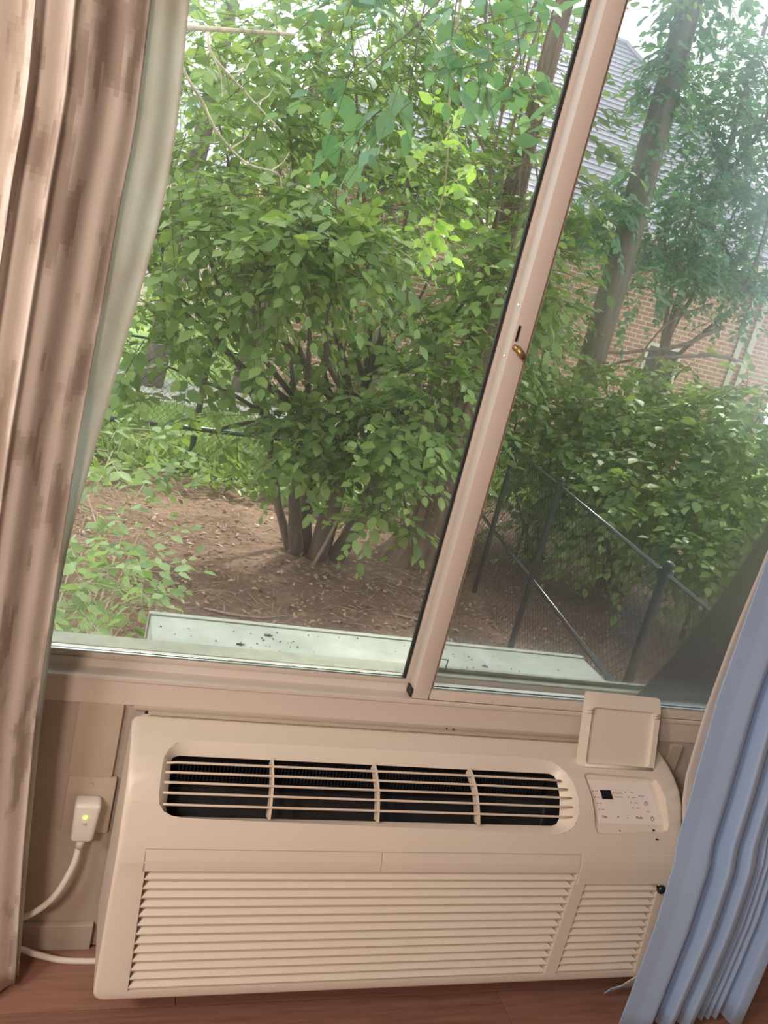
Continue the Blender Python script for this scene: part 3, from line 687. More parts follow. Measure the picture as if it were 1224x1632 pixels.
def plan_we(u, z): return interp(WX, z)-.007+.007*u, interp(WY, z)-.001
cloth_sheet('white_lining', M_wlin, plan_wl, zb, rcn, 40); cloth_sheet('lining_edge', M_blue, plan_we, [.018, .03, .045, .06, .07], rcn, 4, .002)

# ================================================================ outdoors: ground
def ground_z(x, y):
    return GZ + 0.03*math.sin(x*1.3+.5)*math.cos(y*.9)+.018*math.sin(x*3.1+y*2.3)
def grid(name, x0, x1, y0, y1, step, mat, zf, kind='structure'):
    nx = int((x1-x0)/step)+1; ny = int((y1-y0)/step)+1
    vs = [(x0+(x1-x0)*i/(nx-1), y0+(y1-y0)*j/(ny-1), zf(x0+(x1-x0)*i/(nx-1), y0+(y1-y0)*j/(ny-1))) for j in range(ny) for i in range(nx)]
    fs = [(j*nx+i, j*nx+i+1, (j+1)*nx+i+1, (j+1)*nx+i) for j in range(ny-1) for i in range(nx-1)]
    o = MB().add(vs, fs).build(name, mat, None, smooth=True); o['kind'] = kind; return o
grid('ground', -6, 14, .15, 7.0, .12, M_dirt, ground_z)
grid('ground_lawn', -16, 26, 7.0, 40, .8, M_lawn, lambda x, y: GZ+.02*math.sin(x+y) if y > 7.3 else GZ)
MB().box((-16, 8.7, GZ-.05), (3.2, 10.3, GZ+.035)).build('path', M_path)['kind'] = 'structure'

# ---------------------------------------------------------------- leaves
T_FINE = (np.array([(0, 0, 0), (.20, .23, .03), (.20, -.23, .03), (.55, .30, .05), (.55, -.30, .05), (1, 0, -.07), (.30, 0, .0), (.64, 0, .0)]),
          [(0, 6, 1), (0, 2, 6), (1, 6, 7), (1, 7, 3), (2, 4, 7), (2, 7, 6), (3, 7, 5), (4, 5, 7)])
T_COARSE = (np.array([(0, 0, 0), (.45, .25, .06), (1, 0, -.05), (.45, -.25, .06)]), [(0, 2, 1), (0, 3, 2)])
def mesh_np(name, V, F, mat):
    me = bpy.data.meshes.new(name); n, m = len(V), len(F)
    me.vertices.add(n); me.vertices.foreach_set('co', np.asarray(V, np.float32).ravel())
    me.loops.add(3*m); me.loops.foreach_set('vertex_index', np.asarray(F, np.int32).ravel())
    me.polygons.add(m); me.polygons.foreach_set('loop_start', np.arange(0, 3*m, 3, dtype=np.int32))
    me.update(calc_edges=True); me.validate(); me.materials.append(mat); return me
def leaf_frames(d, nrm):
    d = d/np.linalg.norm(d, axis=1, keepdims=True); s = np.cross(nrm, d); s /= np.linalg.norm(s, axis=1, keepdims=True)+1e-9; n = np.cross(d, s); return d, s, n
def foliage_mesh(name, P, D, Nn, S, tmpl, mat):
    T, F = tmpl; d, s, n = leaf_frames(D, Nn)
    V = P[:, None, :]+S[:, None, None]*(T[None, :, 0, None]*d[:, None, :]+T[None, :, 1, None]*s[:, None, :]+T[None, :, 2, None]*n[:, None, :])
    k = len(T); FF = np.array(F)[None]+(np.arange(len(P))*k)[:, None, None]
    return mesh_np(name, V.reshape(-1, 3), FF.reshape(-1, 3), mat)
def unit_leaf(name, mat):
    return mesh_np(name, T_FINE[0], T_FINE[1], mat)
def sprays(blobs, per, size, droop=.35, twig=.30, spread=1.0):
    """leafy twigs scattered through rounded clumps: returns leaf position, direction, normal, size and the twig lines"""
    P, D, Q, S, tw = [], [], [], [], []
    for bx, by, bz, br, n in blobs:
        for _ in range(n):
            v = rng.normal(size=3); v /= np.linalg.norm(v); r = br*rng.uniform(.25, 1.0)**.5
            o = np.array([bx, by, bz])+v*r*np.array([1, 1, .85])
            out = np.array([v[0], v[1], .2*v[2]])+rng.normal(size=3)*.45; out[2] -= droop*rng.uniform(.2, 1.2); out /= np.linalg.norm(out)
            tl = twig*rng.uniform(.6, 1.3); m = max(3, int(per*rng.uniform(.7, 1.3)))
            sd = np.cross(out, (0, 0, 1)); sd /= np.linalg.norm(sd)+1e-9; up = np.cross(sd, out)
            pts = []
            for k in range(m):
                t = k/(m-1); p = o+out*tl*t+np.array([0, 0, -droop*tl*.5*t*t]); pts.append(p)
                sg = 1 if k % 2 else -1; a = .85 if k < m-1 else .05
                d = out*(.55+.4*t)+sd*sg*a*spread+rng.normal(size=3)*.16; d[2] -= droop*rng.uniform(.2, .9)
                q = up+rng.normal(size=3)*.35
                P.append(p+rng.normal(size=3)*size*.08); D.append(d); Q.append(q); S.append(size*rng.uniform(.55, 1.2)*(.75+.3*math.sin(math.pi*min(1, t+.15))))
            tw.append((o-out*tl*.35, o, pts[-1]))
    return np.array(P), np.array(D), np.array(Q), np.array(S), tw
EYE = np.array([-.1, -1.29, 1.28])
def twig_mesh(tw, r, mat, name, parent):
    V, F = [], []
    for a, b, c in tw:
        base = len(V); d = c-a; s = np.cross(d, (0.1, .2, 1)); s /= np.linalg.norm(s)+1e-9; u = np.cross(s, d); u /= np.linalg.norm(u)+1e-9
        for p, rr in ((a, r), (b, r*.8), (c, r*.35)):
            for ang in (0, 2.094, 4.189): V.append(p+(s*math.cos(ang)+u*math.sin(ang))*rr)
        for i in range(2):
            for k in range(3):
                q = (base+i*3+k, base+i*3+(k+1) % 3, base+i*3+3+(k+1) % 3, base+i*3+3+k); F += [(q[0], q[1], q[2]), (q[0], q[2], q[3])]
    me = mesh_np(name, V, F, mat); o = bpy.data.objects.new(name, me); col.objects.link(o); adopt(o, parent); o['kind'] = 'stuff'; return o
def wobble(a, b, n=7, amp=.06, seed=0):
    r = np.random.default_rng(seed); a, b = np.array(a, float), np.array(b, float); L = np.linalg.norm(b-a); off = r.normal(size=3)*amp*L
    return [tuple(a+(b-a)*t+off*math.sin(math.pi*t)+r.normal(size=3)*amp*L*.10*(0 < t < 1)) for t in [i/(n-1) for i in range(n)]]
def plant(root, blobs, per, size, mat, n_single=0, fine=True, droop=.35, twig=.3, twig_r=.003, limbs=None, limb_r=.02, bmat=None, spread=1.0, dens=1.0):
    blobs = [(*b[:4], int(b[4]*dens+.5)) for b in blobs]
    P, D, Q, S, tw = sprays(blobs, per, size, droop, twig, spread)
    singles = []
    if n_single:
        app = S/np.linalg.norm(P-EYE, axis=1); idx = np.argsort(-app)[:n_single]; m = np.zeros(len(P), bool); m[idx] = True
        um = unit_leaf('leaf', mat); d, s, n = leaf_frames(D[m], Q[m]); ml = Matrix.Translation(-origin_of(root))
        for p, dd, ss, nn, sz in zip(P[m], d, s, n, S[m]):
            o = bpy.data.objects.new('leaf', um); col.objects.link(o); o.parent = root; o.matrix_parent_inverse = ml
            o.matrix_basis = Matrix(((dd[0]*sz, ss[0]*sz, nn[0]*sz, p[0]), (dd[1]*sz, ss[1]*sz, nn[1]*sz, p[1]), (dd[2]*sz, ss[2]*sz, nn[2]*sz, p[2]), (0, 0, 0, 1)))
        P, D, Q, S = P[~m], D[~m], Q[~m], S[~m]
    if len(P):
        me = foliage_mesh('foliage', P, D, Q, S, T_FINE if fine else T_COARSE, mat)
        o = bpy.data.objects.new('foliage', me); col.objects.link(o); adopt(o, root); o['kind'] = 'stuff'
    twig_mesh(tw, twig_r, bmat or M_bark1, 'twig', root)
    if limbs:
        for k, (a, b, r0) in enumerate(limbs):
            path = wobble(a, b, 8, .07, k+3); nn = len(path)
            MB().tube(path, [r0*(1-.72*i/(nn-1)) for i in range(nn)], 7).build('branch', bmat or M_bark1, root, smooth=True)

# ---------------------------------------------------------------- multi-stemmed shrub in the middle of the yard
CENTRAL = [(0.12, 3.8, 0.48, 0.36, 13), (0.11, 3.8, 0.91, 0.45, 34), (0.15, 3.9, 1.37, 0.5, 45), (0.51, 3.3, 1.33, 0.33, 40), (0.7, 3.0, 1.44, 0.25, 30), (0.96, 3.2, 1.38, 0.25, 28), (0.69, 4.2, 0.68, 0.42, 11), (1.23, 4.4, 0.72, 0.45, 15), (1.59, 4.3, 0.99, 0.45, 20), (1.32, 3.7, 0.36, 0.3, 36), (1.63, 3.5, 0.46, 0.26, 26), (1.8, 3.7, 0.74, 0.28, 28), (1.06, 3.9, 0.23, 0.28, 26), (2.0, 3.6, 0.46, 0.2, 14), (1.57, 3.4, 0.24, 0.15, 12), (1.5, 3.3, -0.04, 0.08, 6), (1.76, 3.4, -0.14, 0.06, 3), (0.25, 4.2, 1.9, 0.6, 45), (0.6, 4.5, 2.33, 0.6, 50), (1.27, 4.5, 2.14, 0.6, 45), (1.94, 4.6, 1.48, 0.55, 28), (2.48, 4.8, 0.93, 0.45, 34), (1.05, 5.0, 2.85, 0.6, 40), (0.5, 4.0, 0.04, 0.3, 6), (0.61, 3.6, 1.03, 0.35, 14)]
sh = empty('shrub', (1.44, 4.21, GZ), 'large multi-stemmed green shrub in the bare yard, its brown stems in a clump', 'shrub')
B0 = np.array([1.44, 4.21, GZ-.05])
stems = []
for k, (dx, dy, tx, ty, tz, r) in enumerate([(-.13, 0, -.30, -.1, .75, .045), (-.07, .06, -.10, .1, .85, .05), (-.02, -.05, -.06, -.1, .95, .06), (.04, .04, .10, .15, 1.0, .05), (.10, -.02, .35, 0, .75, .055), (.15, .05, .45, .2, .65, .04), (-.17, .05, -.5, .2, .6, .03)]):
    a = B0+np.array([dx, dy, 0]); b = B0+np.array([tx, ty, tz+.3]); path = wobble(a, b, 9, .05, 40+k)
    o = MB().tube(path, [r*(1.25-.65*i/8) for i in range(9)], 9).build('stem', M_bark1, sh, smooth=True); stems.append(b)
limbs = []
for k, bl in enumerate(CENTRAL):
    c = np.array(bl[:3]); s_ = min(stems, key=lambda q: np.linalg.norm(q-c)+.3*abs(q[0]-c[0])); limbs.append((s_, c+np.array([0, .05, .02]), .022))
for s_, t in (((stems[0]), (-.2, 4.1, 1.2)), (stems[2], (.9, 4.3, 1.9)), (stems[1], (.3, 4.0, 1.15)), (stems[4], (2.1, 4.2, 1.4)), (stems[3], (1.5, 4.5, 2.2))): limbs.append((s_, t, .028))
plant(sh, CENTRAL, 9, .105, L_mid, 300, True, .45, .34, .0035, limbs, .02, dens=1.8)
tag(MB().tube(wobble((1.36, 3.98, GZ+.0), (1.50, 4.03, GZ+.47), 6, .03, 2), [.012, .012, .011, .01, .008, .005], 6).build('stick', M_stick, None, smooth=True), 'pale broken stick leaning against the clump of shrub stems', 'stick')

# ---------------------------------------------------------------- tree with ridged bark
bt = empty('tree', (2.28, 4.43, GZ), 'tree with thick reddish ridged trunk standing right of the shrub clump', 'tree')
tv, tf = [], []; nt_, nz_ = 72, 26
for j in range(nz_):
    t = j/(nz_-1); z = GZ-.06+5.2*t**1.15; flare = 1+.75*math.exp(-(z-GZ+.06)/.16); cx = 2.28+.03*math.sin(2*t*3)+.10*t; cy = 4.43+.12*t
    for i in range(nt_):
        a = 2*math.pi*i/nt_; rid = .022*(abs(math.sin(a*7+.8*math.sin(z*2.1)))-.5)+.006*math.sin(a*17+z*3)
        lobe = 1+.16*math.exp(-(z-GZ)/.2)*math.sin(a*5+1)
        r = (.175-.115*min(1, max(0, z-GZ)/3.0))*flare*lobe+rid*(1-.7*t); tv.append((cx+r*math.cos(a), cy+r*math.sin(a), z))
tf = [(j*nt_+i, j*nt_+(i+1) % nt_, (j+1)*nt_+(i+1) % nt_, (j+1)*nt_+i) for j in range(nz_-1) for i in range(nt_)]+[tuple(range((nz_-1)*nt_, nz_*nt_))]
MB().add(tv, tf).build('trunk', M_bark2, bt, smooth=True)
BIGTREE = [(1.58, 5.2, 2.84, 0.6, 40), (2.12, 5.4, 2.63, 0.6, 45), (2.42, 5.6, 2.22, 0.42, 36), (1.84, 5.4, 3.25, 0.7, 40), (2.54, 5.6, 3.33, 0.6, 40), (2.95, 5.6, 1.55, 0.35, 26), (2.87, 5.4, 1.24, 0.4, 30), (2.77, 5.2, 0.5, 0.3, 20), (1.6, 4.6, 4.2, .8, 50), (2.9, 5.0, 4.4, .8, 50), (.6, 3.4, 4.6, 1.0, 60), (2.0, 3.2, 4.9, 1.0, 60), (3.4, 3.6, 4.9, 1.0, 60), (1.2, 4.6, 5.3, 1.2, 60), (2.8, 2.4, 4.4, .9, 50), (1.4, 2.2, 4.4, .9, 45), (2.1, 4.0, 1.35, .35, 26), (2.05, 4.0, 1.0, .35, 24), (2.2, 4.0, 1.7, .35, 26), (2.3, 4.1, 2.1, .35, 24), (2.35, 4.1, 2.5, .35, 22), (2.3, 3.8, 1.5, .3, 16)]  # high crown clumps lie out of view, added to screen the sun
plant(bt, BIGTREE, 9, .11, L_mid, 0, True, .4, .36, .004, [((2.32, 4.5, min(4.2, 1.0+.3*k)), b[:3], .018) for k, b in enumerate(BIGTREE)], .03, M_bark2, dens=1.4)

# ---------------------------------------------------------------- near shrub by the sleeve
ns = empty('shrub', (-.15, 1.35, GZ), 'young pale green leafy shrub beside the metal sleeve, left by the curtain', 'shrub')
NEAR = [(-0.14, 1.5, 0.38, 0.13, 8), (-0.17, 1.3, 0.29, 0.13, 9), (-0.08, 1.2, 0.2, 0.14, 10), (-0.14, 1.1, 0.13, 0.12, 8), (-0.0, 1.3, 0.18, 0.14, 9), (0.06, 1.2, 0.15, 0.09, 5), (0.05, 1.6, 0.23, 0.16, 8), (-0.08, 1.7, 0.49, 0.16, 9), (0.06, 1.8, 0.39, 0.15, 6), (-0.09, 1.0, 0.12, 0.08, 5), (-.15, 1.2, -.1, .2, 12), (-.02, 1.15, -.25, .15, 8)]
plant(ns, NEAR, 7, .055, L_pale, 300, True, .2, .17, .0016, [((-.15+.02*(k % 4), 1.35, GZ), b[:3], .006) for k, b in enumerate(NEAR)], .006, M_twig, 1.1, dens=1.5)

# ---------------------------------------------------------------- boughs hanging over the window
oh = empty('overhanging_bough', (.4, 1.6, 2.6), 'large blue green leaves of a bough hanging close outside the upper pane', 'branch')
OVER = [(0.47, 1.5, 1.87, 0.13, 4), (0.6, 1.4, 1.82, 0.12, 4), (0.72, 1.5, 2.04, 0.16, 5), (0.89, 1.4, 1.83, 0.10, 4), (0.97, 1.5, 2.03, 0.13, 4), (0.41, 1.7, 1.98, 0.18, 4), (0.58, 1.6, 2.05, 0.15, 4), (0.9, 1.6, 2.11, 0.15, 4), (.75, 1.5, 2.3, .25, 8), (.3, 1.7, 2.25, .2, 5)]
plant(oh, OVER, 6, .095, L_blue, 300, True, .5, .22, .002, [((.75, 1.7, 2.75), b[:3], .007) for b in OVER], .006, M_bark3, .7)
hb = empty('hanging_bough', (1.0, 2.2, 2.6), 'bright yellow green sprig of leaves hanging down left of the window post', 'branch')
HANG = [(0.96, 2.2, 1.91, 0.08, 5), (0.96, 2.2, 1.81, 0.06, 4), (1.08, 2.2, 1.7, 0.06, 3), (1.03, 2.2, 1.56, 0.04, 3), (1.1, 2.2, 1.5, 0.06, 4), (1.0, 2.2, 1.47, 0.05, 3), (1.22, 2.3, 1.84, 0.05, 2)]
plant(hb, HANG, 5, .07, L_bright, 150, True, .5, .13, .0014, None, .003, M_twig)
MB().tube(smooth_path([(.9, 2.25, 2.7), (.98, 2.22, 2.05), (1.02, 2.2, 1.85), (1.05, 2.2, 1.65), (1.03, 2.2, 1.52)]), [.006-.0045*i/32 for i in range(33)], 6).build('branch', M_stick, hb, smooth=True)
for nm, lab, P, r in (('bare_branch', 'thick pale sawn branch end pointing right at the top of the left pane', [(-.25, 2.0, 1.86), (-.038, 2.0, 1.925), (.12, 2.0, 1.965), (.308, 2.0, 2.01)], .011),
                      ('bare_branch', 'long thin pale twig drooping right just beside the curtain edge', [(-.1, 2.2, 1.9), (-.018, 2.2, 1.80), (.06, 2.3, 1.74), (.133, 2.4, 1.67), (.27, 2.5, 1.60), (.42, 2.6, 1.60), (.46, 2.65, 1.55)], .006),
                      ('bare_branch', 'pale straight twig slanting down right below the sawn branch end', [(.03, 2.4, 2.02), (.06, 2.4, 1.94), (.2, 2.55, 1.88), (.436, 2.8, 1.79)], .006)):
    sp_ = smooth_path(P); root = empty(nm, P[0], lab, 'branch')
    MB().tube(sp_, [r*(1-.45*i/(len(sp_)-1)) for i in range(len(sp_))], 8).build('wood', M_twig, root, smooth=True)
    if r < .01:
        for k in (.35, .6, .8):
            q = sp_[int(k*(len(sp_)-1))]; MB().tube([q, q+Vector((.05, .03, .05 if k > .5 else -.06)), q+Vector((.07, .05, .10 if k > .5 else -.13))], [.0035, .0028, .001], 5).build('side_twig', M_twig, root)

# ---------------------------------------------------------------- bushes beyond the right fence
for lab, pos, BL in (('dense green bush behind the two farther fence posts', (3.4, 4.7, GZ), [(3.18, 5.0, 0.62, 0.4, 34), (3.34, 4.6, 0.42, 0.4, 40), (3.73, 4.8, 0.66, 0.4, 40), (3.31, 4.3, 0.03, 0.25, 20), (3.43, 4.2, 0.34, 0.35, 34), (3.22, 4.6, 0.08, 0.25, 18), (3.2, 5.4, 0.99, 0.4, 30), (3.64, 6.0, 1.35, 0.4, 30), (3.3, 4.6, -.35, .3, 16)]),
                     ('broad green bush above the middle of the sloping fence rail', (3.9, 4.2, GZ), [(3.89, 4.4, 0.67, 0.4, 44), (4.04, 4.0, 0.5, 0.4, 44), (3.54, 3.8, 0.28, 0.32, 36), (4.4, 4.8, 0.89, 0.4, 36), (3.33, 3.7, -0.06, 0.25, 20), (3.51, 3.4, 0.07, 0.22, 18), (4.15, 5.2, 0.88, 0.4, 30), (3.75, 3.9, -.2, .3, 18)]),
                     ('rightmost green bush overhanging the fence next to the blue curtain', (4.1, 3.3, GZ), [(4.14, 3.8, 0.86, 0.4, 44), (4.1, 3.3, 0.52, 0.36, 42), (3.74, 3.2, 0.32, 0.3, 36), (4.55, 4.0, 0.99, 0.4, 30), (3.69, 2.9, 0.11, 0.2, 18), (3.85, 2.8, 0.13, 0.2, 16), (4.6, 3.4, .6, .4, 30), (4.1, 3.3, -.1, .3, 18)])):
    bu = empty('bush', pos, lab, 'bush')
    plant(bu, BL, 9, .10, L_mid, 150, True, .45, .32, .003, [((pos[0]+.05*(k-3), pos[1]+.04*(k % 3), GZ-.03), b[:3], .018) for k, b in enumerate(BL)], .02, dens=1.7)

# ---------------------------------------------------------------- ivy tree, lacy tree, far trees
iv = empty('tree', (4.15, 6.0, GZ), 'tall dark straight trunk hung with ivy right of the window post', 'tree')
tv = []
for j in range(22):
    t = j/21; z = GZ-.05+6.2*t; cx = 4.15+.05*math.sin(t*5); cy = 6.0+.05*t; r0 = .142-.045*t+.08*math.exp(-(z-GZ)/.25)
    for i in range(20):
        a = 2*math.pi*i/20; r = r0+.008*math.sin(a*6+z*2)+.006*math.sin(a*9-z*3); tv.append((cx+r*math.cos(a), cy+r*math.sin(a), z))
MB().add(tv, [(j*20+i, j*20+(i+1) % 20, (j+1)*20+(i+1) % 20, (j+1)*20+i) for j in range(21) for i in range(20)]).build('trunk', M_bark3, iv, smooth=True)
IVY = [(4.12, 6, 3.83, 0.26, 24), (4.08, 6, 3.32, 0.22, 22), (4.1, 6, 4.14, 0.26, 20), (4.10, 6, 2.75, 0.2, 16), (3.89, 5.9, 2.49, 0.2, 16), (3.89, 5.9, 2.22, 0.16, 14), (4.06, 6, 3.56, 0.25, 20), (3.9, 5.9, 2.0, 0.22, 12), (4.28, 6, 4.34, 0.3, 20), (4.2, 6, 5.2, .7, 50)]
plant(iv, IVY, 8, .11, L_blue, 0, True, .6, .25, .003)
ly = empty('tree', (6.5, 8.2, GZ), 'fine leaved tree crown against the white sky at upper right', 'tree')
LACY = [(6.2, 8, 4.34, 0.7, 60), (5.97, 8, 3.58, 0.65, 60), (6.78, 8, 3.66, 0.6, 50), (6.41, 8, 2.98, 0.7, 70), (7.11, 8, 2.7, 0.6, 60), (5.54, 7.6, 2.61, 0.5, 44), (6.21, 7.6, 2.27, 0.4, 30), (5.61, 7.4, 2.07, 0.3, 16), (7.01, 7.6, 2.16, 0.35, 18), (4.9, 7.0, 1.86, 0.35, 16), (6.31, 8, 4.71, 0.5, 34), (5.61, 8, 4.04, 0.4, 26), (7.3, 8, 4.3, .6, 36)]
MB().tube(wobble((6.5, 8.2, GZ-.1), (6.4, 8.2, 5.2), 9, .03, 5), [.08-.007*i for i in range(9)], 10).build('trunk', M_bark3, ly, smooth=True)
plant(ly, LACY, 11, .105, L_blue, 0, True, .4, .45, .004, [((6.45, 8.2, .9+.25*k), b[:3], .03) for k, b in enumerate(LACY)], .03, M_bark3, dens=1.6)
for a, b, r in (((6.6, 7.4, 1.7), (3.9, 6.6, 1.05), .03), ((7.2, 7.6, 1.35), (4.4, 6.8, .72), .026), ((6.2, 7.2, 1.9), (5.2, 6.9, 1.0), .02)):
    MB().tube(wobble(a, b, 9, .06, int(r*1000)), [r*(1-.08*i) for i in range(9)], 6).build('branch', M_bark3, ly, smooth=True)
BACK = [(0.3, 9, 2.05, 1.2, 80), (1.45, 10, 2.42, 1.3, 80), (2.73, 10, 2.37, 1.2, 80), (3.8, 10, 2.41, 1.0, 60), (0.26, 10, 0.74, 0.9, 36), (1.31, 11, 0.84, 0.8, 26), (0.14, 10, 3.27, 1.3, 80), (1.73, 11, 3.91, 1.4, 80), (3.15, 11, 4.02, 1.3, 70), (3.71, 11, 1.13, 0.8, 34), (4.5, 10, 1.3, 0.7, 34), (0.42, 10, -0.27, 0.5, 14), (1.83, 12, -0.27, 0.5, 14), (3.49, 12, -0.23, 0.6, 20), (4.37, 11, 0.21, 0.6, 22)]
back_groups = [('far green tree seen through the shrub at the upper left', (.3, 9.6, GZ), [BACK[0], BACK[4], BACK[6], BACK[11]]),
               ('far green tree seen behind the middle of the shrub', (1.6, 10.6, GZ), [BACK[1], BACK[5], BACK[7], BACK[12]]),
               ('far green tree left of the neighbouring roof', (3.4, 10.8, GZ), [BACK[2], BACK[3], BACK[8], BACK[9], BACK[10], BACK[13], BACK[14]])]
for k, (lab, pos, BL) in enumerate(back_groups):
    r = empty('tree', pos, lab, 'tree')
    MB().tube(wobble((pos[0], pos[1], GZ-.1), (pos[0]+.2, pos[1], 4.2), 8, .04, k), [.17-.015*i for i in range(8)], 9).build('trunk', M_bark3, r, smooth=True)
    plant(r, BL, 10, .15, L_far, 0, False, .4, .5, .006, [((pos[0]+.1, pos[1], .4+.3*q), b[:3], .04) for q, b in enumerate(BL)], .04, M_bark3)
hg = empty('hedge', (2, 23, GZ), 'far pale hedge beyond the lawn', 'hedge')
plant(hg, [(-9+1.9*k, 27+.4*(k % 2), .3, 1.3, 34) for k in range(14)], 10, .26, L_far, 0, False, .3, .6, .01)

# ---------------------------------------------------------------- litter, straw, grass, sticks
def scatter(name, lab, n, xr, yr, size, mat, cat, flat=.35, zf=ground_z, stretch=None, lift=.008):
    P = np.zeros((n, 3)); P[:, 0] = rng.uniform(*xr, n); P[:, 1] = rng.uniform(*yr, n)
    P[:, 2] = [zf(x, y)+lift for x, y in P[:, :2]]
    D = rng.normal(size=(n, 3)); D[:, 2] *= flat; Q = rng.normal(size=(n, 3))*flat; Q[:, 2] += 1
    me = foliage_mesh(name, P, D, Q, size*rng.uniform(.4, 1.3, n), stretch or T_COARSE, mat)
    o = bpy.data.objects.new(name, me); col.objects.link(o); tag(o, lab, cat, kind='stuff'); return o
T_NEEDLE = (np.array([(0, 0, 0), (.5, .022, .012), (1, 0, 0), (.5, -.022, .012), (.5, 0, .03)]), [(0, 1, 4), (1, 2, 4), (2, 3, 4), (3, 0, 4)])
scatter('leaf_litter', 'dry brown leaf litter strewn over the bare dirt yard', 9000, (-1.5, 6.5), (.4, 6.9), .05, L_dry, 'leaf litter')
scatter('fallen_twigs', 'thin dry twigs and stalks scattered over the dirt', 4200, (-1.0, 5.0), (.4, 6.0), .16, M_stick, 'twigs', .12, stretch=T_NEEDLE, lift=.012)
scatter('straw_mulch', 'orange straw mulch heaped on the ground left of the sleeve', 2200, (-.5, .35), (.45, 1.5), .13, M_straw, 'straw', .25, stretch=T_NEEDLE, lift=.02)
T_BLADE = (np.array([(0, .06, 0), (0, -.06, 0), (.6, .04, 0), (.6, -.04, 0), (1, 0, 0)]), [(0, 1, 3), (0, 3, 2), (2, 3, 4)])
def blades(name, lab, n, xr, yr, size, zf):
    P = np.zeros((n, 3)); P[:, 0] = rng.uniform(*xr, n); P[:, 1] = rng.uniform(*yr, n); P[:, 2] = [zf(x, y) for x, y in P[:, :2]]
    D = rng.normal(size=(n, 3))*.45; D[:, 2] = 1; Q = rng.normal(size=(n, 3))
    o = bpy.data.objects.new(name, foliage_mesh(name, P, D, Q, size*rng.uniform(.5, 1.3, n), T_BLADE, L_grass)); col.objects.link(o); tag(o, lab, 'grass', kind='stuff')
blades('grass', 'bright lawn grass beyond the back fence', 16000, (-3, 8), (6.5, 8.7), .13, lambda x, y: GZ)
blades('weeds', 'yellow green weeds along the foot of the back fence', 4500, (-1.5, 2.7), (5.75, 6.95), .17, ground_z)
scatter('ground_ivy', 'low leafy weeds growing under the back fence', 2200, (-1.2, 2.6), (5.2, 6.6), .10, L_mid, 'weeds', .5, lift=.10)
scatter('pale_leaf_litter', 'pale dry leaf flakes sprinkled over the dirt near the sleeve', 2200, (-.3, 3.4), (.6, 4.6), .035, M_straw, 'leaf litter', .35, lift=.01)
for lab, (x, y), a, l in (('longest fallen stick lying on the dirt left of the shrub stems', (.55, 3.1), .2, .55), ('short pale stick on the dirt just beyond the metal sleeve', (.95, 1.6), 1.1, .28), ('crooked stick on the dirt below the ridged trunk', (1.75, 3.3), -.4, .36)):
    z0, z1 = ground_z(x, y)+.012, ground_z(x+l*math.cos(a), y+l*math.sin(a))+.012
    tag(MB().tube(wobble((x, y, z0), (x+l*math.cos(a), y+l*math.sin(a), z1), 6, .04, int(l*100)), [.007, .008, .007, .006, .005, .003], 6).build('stick', M_stick, None, smooth=True), lab, 'stick')

# ---------------------------------------------------------------- chain-link fences
def chain_link(a, b, z0, z1, cell=.055, r=.0016):
    a, b = Vector((a[0], a[1], 0)), Vector((b[0], b[1], 0)); L = (b-a).length; h = z1-z0; d = (b-a)/L; nx = Vector((-d.y, d.x, 0)); m = MB()
    V, F = [], []
    def wire(s0, za, s1, zb):
        t = Vector((d.x*(s1-s0), d.y*(s1-s0), zb-za)); u = t.cross(nx).normalized()*r; base = len(V)
        for s, z in ((s0, za), (s1, zb)):
            p = a+d*s+Vector((0, 0, z)); V.extend([p+u, p-u*.5+nx*r*.87, p-u*.5-nx*r*.87])
        F.extend([(base+k, base+(k+1) % 3, base+3+(k+1) % 3, base+3+k) for k in range(3)])
    n = int((L+h)/cell)
    for k in range(n):
        s = k*cell-h
        s0, s1 = max(0, s), min(L, s+h)
        if s1-s0 > .02:
            wire(s0, z0+(s0-s), s1, z0+(s1-s)); wire(s0, z1-(s0-s), s1, z1-(s1-s))
    return m.add(V, F)
def fence(name, lab, pts, posts, ztop, zmid, rt, rm):
    f = empty(name, (pts[0][0], pts[0][1], GZ), lab, 'fence')
    for p, q in zip(pts, pts[1:]):
        tag(chain_link(p, q, GZ+.03, ztop-.01).build('chain_link_mesh', M_fence, f, fix=False), kind='stuff')
        MB().tube([(p[0], p[1], ztop), (q[0], q[1], ztop)], rt, 10).build('top_rail', M_pipe, f, smooth=True)
        MB().tube([(p[0], p[1], zmid), (q[0], q[1], zmid)], rm, 10).build('middle_rail', M_pipe, f, smooth=True)
    for (x, y, r) in posts:
        po = MB().tube([(x, y, GZ-.1), (x, y, ztop+.035)], r, 12).build('post', M_fence, f, smooth=True, angle=50)
        MB().sphere((x, y, ztop+.040), r*1.15, 12, 8, (1, 1, .7)).build('post_cap', M_fence, po, smooth=True)
        MB().tube([(x, y, ztop-.02), (x, y, ztop+.02)], r*1.35, 12).build('rail_band', M_fence, po, angle=50)
R0, R1 = (1.99, .16), (2.86, 6.72)
fy = lambda y: 1.99+(y-.16)*.133
RF = [(2.105-.155*.954+.155*.2, .2), (2.105+.155*(6.7-.954), 6.7)]
fx = lambda y: 2.105+.155*(y-.954)
fence('chain_link_fence', 'black chain-link fence running away to the right beyond the inner sash', RF, [(fx(1.525), 1.525, .023), (fx(2.911), 2.911, .020), (fx(3.865), 3.865, .019), (fx(5.3), 5.3, .019)], .39, -.2, .010, .012)
fence('chain_link_fence', 'low black chain-link fence across the back of the yard behind the shrub', [(-3.0, 5.1), (fx(6.7)-.06, 6.68)], [(-1.4, 5.53, .026), (.62, 6.09, .028), (1.9, 6.42, .026), (fx(6.7)-.05, 6.68, .034)], .37, -.34, .011, .024)

